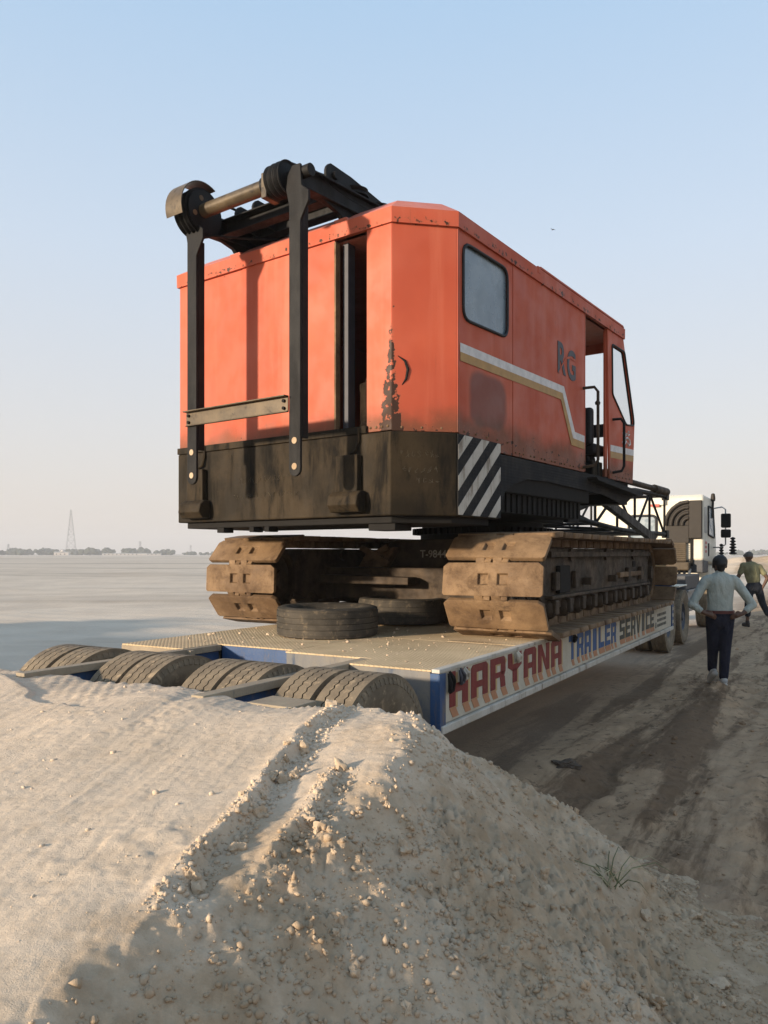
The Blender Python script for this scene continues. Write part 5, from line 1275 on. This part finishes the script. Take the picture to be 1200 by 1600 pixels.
skinned('trousers', trs, cloth('dark_slate_cotton', (.018, .021, .028), (.028, .030, .036)), p2_, .011, 4)
skinned('cap', [((-.13, .02, 1.715), (-.13, .035, 1.71), .096, .094, 14, None), ((-.155, .12, 1.715), (-.165, .16, 1.705), .05, .04, 10, (1, 1))], cloth('grey_cap_cloth', (.13, .12, .11), (.10, .09, .085)), p2_, .011, 3)
DSH = plain('dark_sandals', (.03, .022, .018), .7)
shoe((-.15, .06, .095), 0, 'shoe', DSH, DSH, p2_, R(10)); shoe((.36, -.10, .13), R(-30), 'shoe', DSH, DSH, p2_, R(-30))

# ------------------------------------------------------------------ small things on the ground
def at_ground(px, py, z=0):
    Y = (CAMH-z)*1200/(py-865); return (px-600)/1200*Y, Y
def lump(name, px, py, s, mat, label, cat, seed=3, group=None):
    x, y = at_ground(px, py); z = gz(x, y)
    bm = bmesh.new(); bmesh.ops.create_icosphere(bm, subdivisions=4, radius=1)
    for v in bm.verts:
        p = v.co.copy(); k = 1+.45*mnoise.noise(p*1.3+T((seed, 0, 0)))+.28*mnoise.noise(p*3.1+T((0, seed, 0)))+.12*mnoise.noise(p*8)
        v.co = T((p.x*s[0], p.y*s[1], p.z*s[2]))*k
    me = bpy.data.meshes.new(name); bm.to_mesh(me); bm.free(); me.materials.append(mat)
    o = link(name, me, None, (x, y, z+s[2]*.25)); return tag(o, label, cat, group)
MUD = worn('damp_dark_mud', (.075, .052, .036), (.10, .072, .05), (.15, .115, .08), .95, 0, .4, 9, .4, False)
lump('mud_clod', 885, 1198, (.11, .08, .04), MUD, 'dark damp mud clod lying on the track beside the trailer', 'clod')
# tuft of dry grass on the foot of the ramp
gxx, gyy = 1.16, 3.98
for yy in np.arange(2.5, 5.2, .01):            # first sand met in that direction
    xx = .292*yy
    if max(float(ramp_h(np.array([xx]), np.array([yy]))[0]), gz(xx, yy)) > CAMH-.430*yy: gxx, gyy = xx, yy; break
hz_ = float(ramp_h(np.array([gxx]), np.array([gyy]))[0]); hz_ = max(hz_, gz(gxx, gyy))
gt = empty('grass_tuft', (gxx, gyy, hz_), 0, 'small tuft of dry grass blades on the foot of the sand ramp', 'grass')
GR = plain('dry_green_grass', (.16, .165, .075), .8); GR2 = plain('straw_grass', (.42, .36, .22), .8)
for k in range(20):
    m = MB(); a = random.uniform(0, 6.28); L = random.uniform(.10, .28); b = T((random.uniform(-.06, .06), random.uniform(-.05, .05), -.01)); d_ = T((math.cos(a), math.sin(a), 0))
    pts = [b, b+d_*L*.3+T((0, 0, L*.30)), b+d_*L*.7+T((0, 0, L*.38)), b+d_*L+T((0, 0, L*.20))]; m.path(pts, [.0028, .0026, .002, .0006], 4); m.build('blade', GR if k % 3 else GR2, gt, 0, 60)
# bird high above the crane
bx, by, bz = (864-600)/1200*60, 60, CAMH+(865-359)/1200*60
m = MB(); m.path([(0, -.12, 0), (0, -.05, .01), (0, .06, .012), (0, .13, 0)], [.008, .035, .03, .008], 8)
for e in (-1, 1): m.add([(e*.02, .05, .02), (e*.15, .07, .06), (e*.27, .0, .03), (e*.15, -.02, .05), (e*.02, -.04, .015), (e*.15, .02, .075), (e*.02, 0, .03)], [(0, 1, 5, 6), (1, 2, 5), (2, 3, 5), (3, 4, 6, 5), (0, 6, 4), (0, 4, 3, 1), (1, 3, 2)])
tag(m.build('bird', plain('dark_feathers', (.03, .028, .026), .8), None, 0, 50, (bx, by, bz), (0, 0, .5)), 'tiny dark bird gliding in the sky right of the crane', 'bird')

# ------------------------------------------------------------------ far bank: trees, pylons, low buildings
FOL = plain('far_foliage', (.050, .062, .038), .9)
def far_wood():
    V = []; Fc = []; off = 0
    bm = bmesh.new(); bmesh.ops.create_icosphere(bm, subdivisions=2, radius=1); base = np.array([v.co[:] for v in bm.verts]); bf = np.array([[x.index for x in f.verts] for f in bm.faces]); bm.free()
    r2 = np.random.default_rng(4)
    x = -760.
    while x < 780:
        Yd = 900+r2.uniform(-60, 90); env = 5.2+3.0*float(fbm(np.array([x*.013]), np.array([1.7]), 5, 4)[0])*1.6+r2.uniform(-1.4, 1.6)
        env = max(3.2, env)
        for k in range(r2.integers(4, 9)):
            rr = env*r2.uniform(.22, .42); c = np.array([x+r2.uniform(-4, 4), Yd+r2.uniform(-5, 5), env*r2.uniform(.22, .78)])
            j = 1+.6*(r2.random(len(base))-.5); q = base*j[:, None]*np.array([rr*1.25, rr*1.2, rr])+c; q[:, 2] = np.maximum(q[:, 2], -.5)
            V.append(q); Fc.append(bf+off); off += len(base)
        x += r2.uniform(2.2, 6.0)
    V = np.concatenate(V); Fc = np.concatenate(Fc)
    me = bpy.data.meshes.new('far_wood'); me.from_pydata(V.tolist(), [], Fc.tolist()); me.materials.append(FOL); return me
tag(link('far_wood', far_wood()), 'hazy belt of trees along the far bank on the horizon', 'wood', kind='stuff')
STEEL = plain('galvanised_lattice', (.22, .22, .22), .6, .3)
def pylon(px, H_, Yd, wbase, label, arms=True):
    x = (px-600)/1200*Yd; rt_ = empty('transmission_tower', (x, Yd, 0), .25, label, 'pylon', 'pylons on the far bank'); r = max(.10, Yd*.00013)
    lv = [0, .18, .33, .46, .57, .67, .76, .84, .92, 1.0]; wd = lambda t: wbase*((1-t)**1.15)*.5+.55
    crn = lambda t: [(-wd(t), -wd(t), t*H_), (wd(t), -wd(t), t*H_), (wd(t), wd(t), t*H_), (-wd(t), wd(t), t*H_)]
    for c in range(4): m = MB(); m.path([crn(t)[c] for t in lv], r, 5); m.build('tower_leg', STEEL, rt_)
    for i in range(len(lv)-1):
        a, b = crn(lv[i]), crn(lv[i+1]); m = MB()
        for c in range(4):
            d_ = (c+1) % 4; m.tube(a[c], b[d_], r*.7, n=4); m.tube(a[d_], b[c], r*.7, n=4); m.tube(b[c], b[d_], r*.7, n=4)
        m.build('bracing', STEEL, rt_)
    if arms:
        for t in (.80, .89, .97):
            for e in (-1, 1):
                m = MB(); L = H_*.085; m.tube((e*wd(t), 0, t*H_), (e*(wd(t)+L), 0, t*H_+.2), r*.8, n=4); m.tube((e*wd(t), 0, t*H_+H_*.03), (e*(wd(t)+L), 0, t*H_+.2), r*.7, n=4); m.build('cross_arm', STEEL, rt_)
pylon(111, 52, 880, 10.5, 'tall hazy lattice pylon standing above the far trees', False)
pylon(219, 22, 1250, 6, 'small faint lattice pylon right of the tall one on the horizon')
pylon(13, 18, 1300, 5, 'faint lattice pylon at the left edge of the horizon')
pylon(298, 17, 1400, 5, 'faint lattice pylon nearest the crane on the horizon')
def shed(px, py0, w_, h_, Yd, label):
    x = (px-600)/1200*Yd; s = empty('farm_building', (x, Yd, -.3), .1, label, 'building', 'buildings on the far bank')
    MB().box(-w_/2, w_/2, -3, 3, 0, h_).build('wall', M['concrete'], s)
    MB().prism([(-3.3, h_+.02), (3.3, h_+.02), (0, h_+1.0)], lambda a, b, t: (t, a, b), -w_/2-.3, w_/2+.3).build('roof', M['white'], s)
    for k in range(max(2, int(w_/5))): MB().box(-w_/2+2+k*4.2, -w_/2+3.2+k*4.2, -3.06, -2.98, .9, 2.0).build('window', M['blacker'], s)
    return s
sh0 = shed(97, 0, 15, 3.2, 820, 'white walled house with a dome below the tall pylon')
m = MB(); m.lathe([(2.6, 0), (2.4, 1.2), (1.6, 2.3), (.001, 2.8)], 20, Matrix.Translation((1, 0, 4.0)) @ Matrix.Rotation(R(-90), 4, 'Y')); m.build('dome', M['concrete'], sh0, 0, 60)
shed(195, 0, 46, 1.6, 840, 'long low white wall strip before the trees, right of the tall pylon'); shed(240, 0, 16, 1.3, 840, 'short low white building right of the long white wall strip')
# debris and sand piles beyond the people
def heap(px, py, r, h_, label):
    x, y = at_ground(px, py); n = 40; V = []; F_ = []
    for i in range(n+1):
        for j in range(n+1):
            a = (i/n*2-1)*1.4; b = (j/n*2-1)*1.4; d2 = a*a+b*b; z = h_*math.exp(-d2*2.2)*(1+.5*mnoise.noise(T((a*3, b*3, px))))+.10*h_*mnoise.noise(T((a*8, b*8, px)))*math.exp(-d2*1.5)-.05*h_
            V.append((a*r, b*r, z))
    for i in range(n):
        for j in range(n): q = i*(n+1)+j; F_.append((q, q+n+1, q+n+2, q+1))
    me = bpy.data.meshes.new('sand_pile'); me.from_pydata(V, [], F_); me.materials.append(M['sand']); me.polygons.foreach_set('use_smooth', [True]*len(F_))
    tag(link('sand_pile', me, None, (x, y, gz(x, y)-.03)), label, 'sand pile')
heap(1188, 892, 9, 1.5, 'low sand pile behind the person in the cap')
x, y = at_ground(1147, 889); lo = empty('timber_pile', (x, y, gz(x, y)), .3, 'low pile of reddish timber beyond the truck, left of the person in the cap', 'timber')
for k in range(9):
    m = MB(); a = random.uniform(-.5, .5); c = T((random.uniform(-2.0, 2.0), random.uniform(-.6, .6), .12+.13*(k % 3))); d_ = T((math.cos(a), math.sin(a), random.uniform(-.06, .1)))*random.uniform(.8, 1.8); m.bar(c-d_, c+d_, .22, .14); m.build('plank', plain('red_brown_timber', (.20, .09, .06), .8) if k % 2 else M['dusty'], lo, .01)

# ------------------------------------------------------------------ hazy air
hb = MB().box(-2700, 2700, -62, 2700, -3, 62).build('haze', M['sand'], None); hb.data.materials.clear()
hm = bpy.data.materials.new('dusty_air'); hm.use_nodes = True; ht = hm.node_tree; ht.nodes.clear()
ho = ht.nodes.new('ShaderNodeOutputMaterial'); pv = ht.nodes.new('ShaderNodeVolumePrincipled'); pv.inputs['Color'].default_value = (.93, .93, .94, 1)
pv.inputs['Density'].default_value = .0006; pv.inputs['Anisotropy'].default_value = .0
ht.links.new(pv.outputs[0], ho.inputs['Volume']); hb.data.materials.append(hm); tag(hb, kind='stuff')
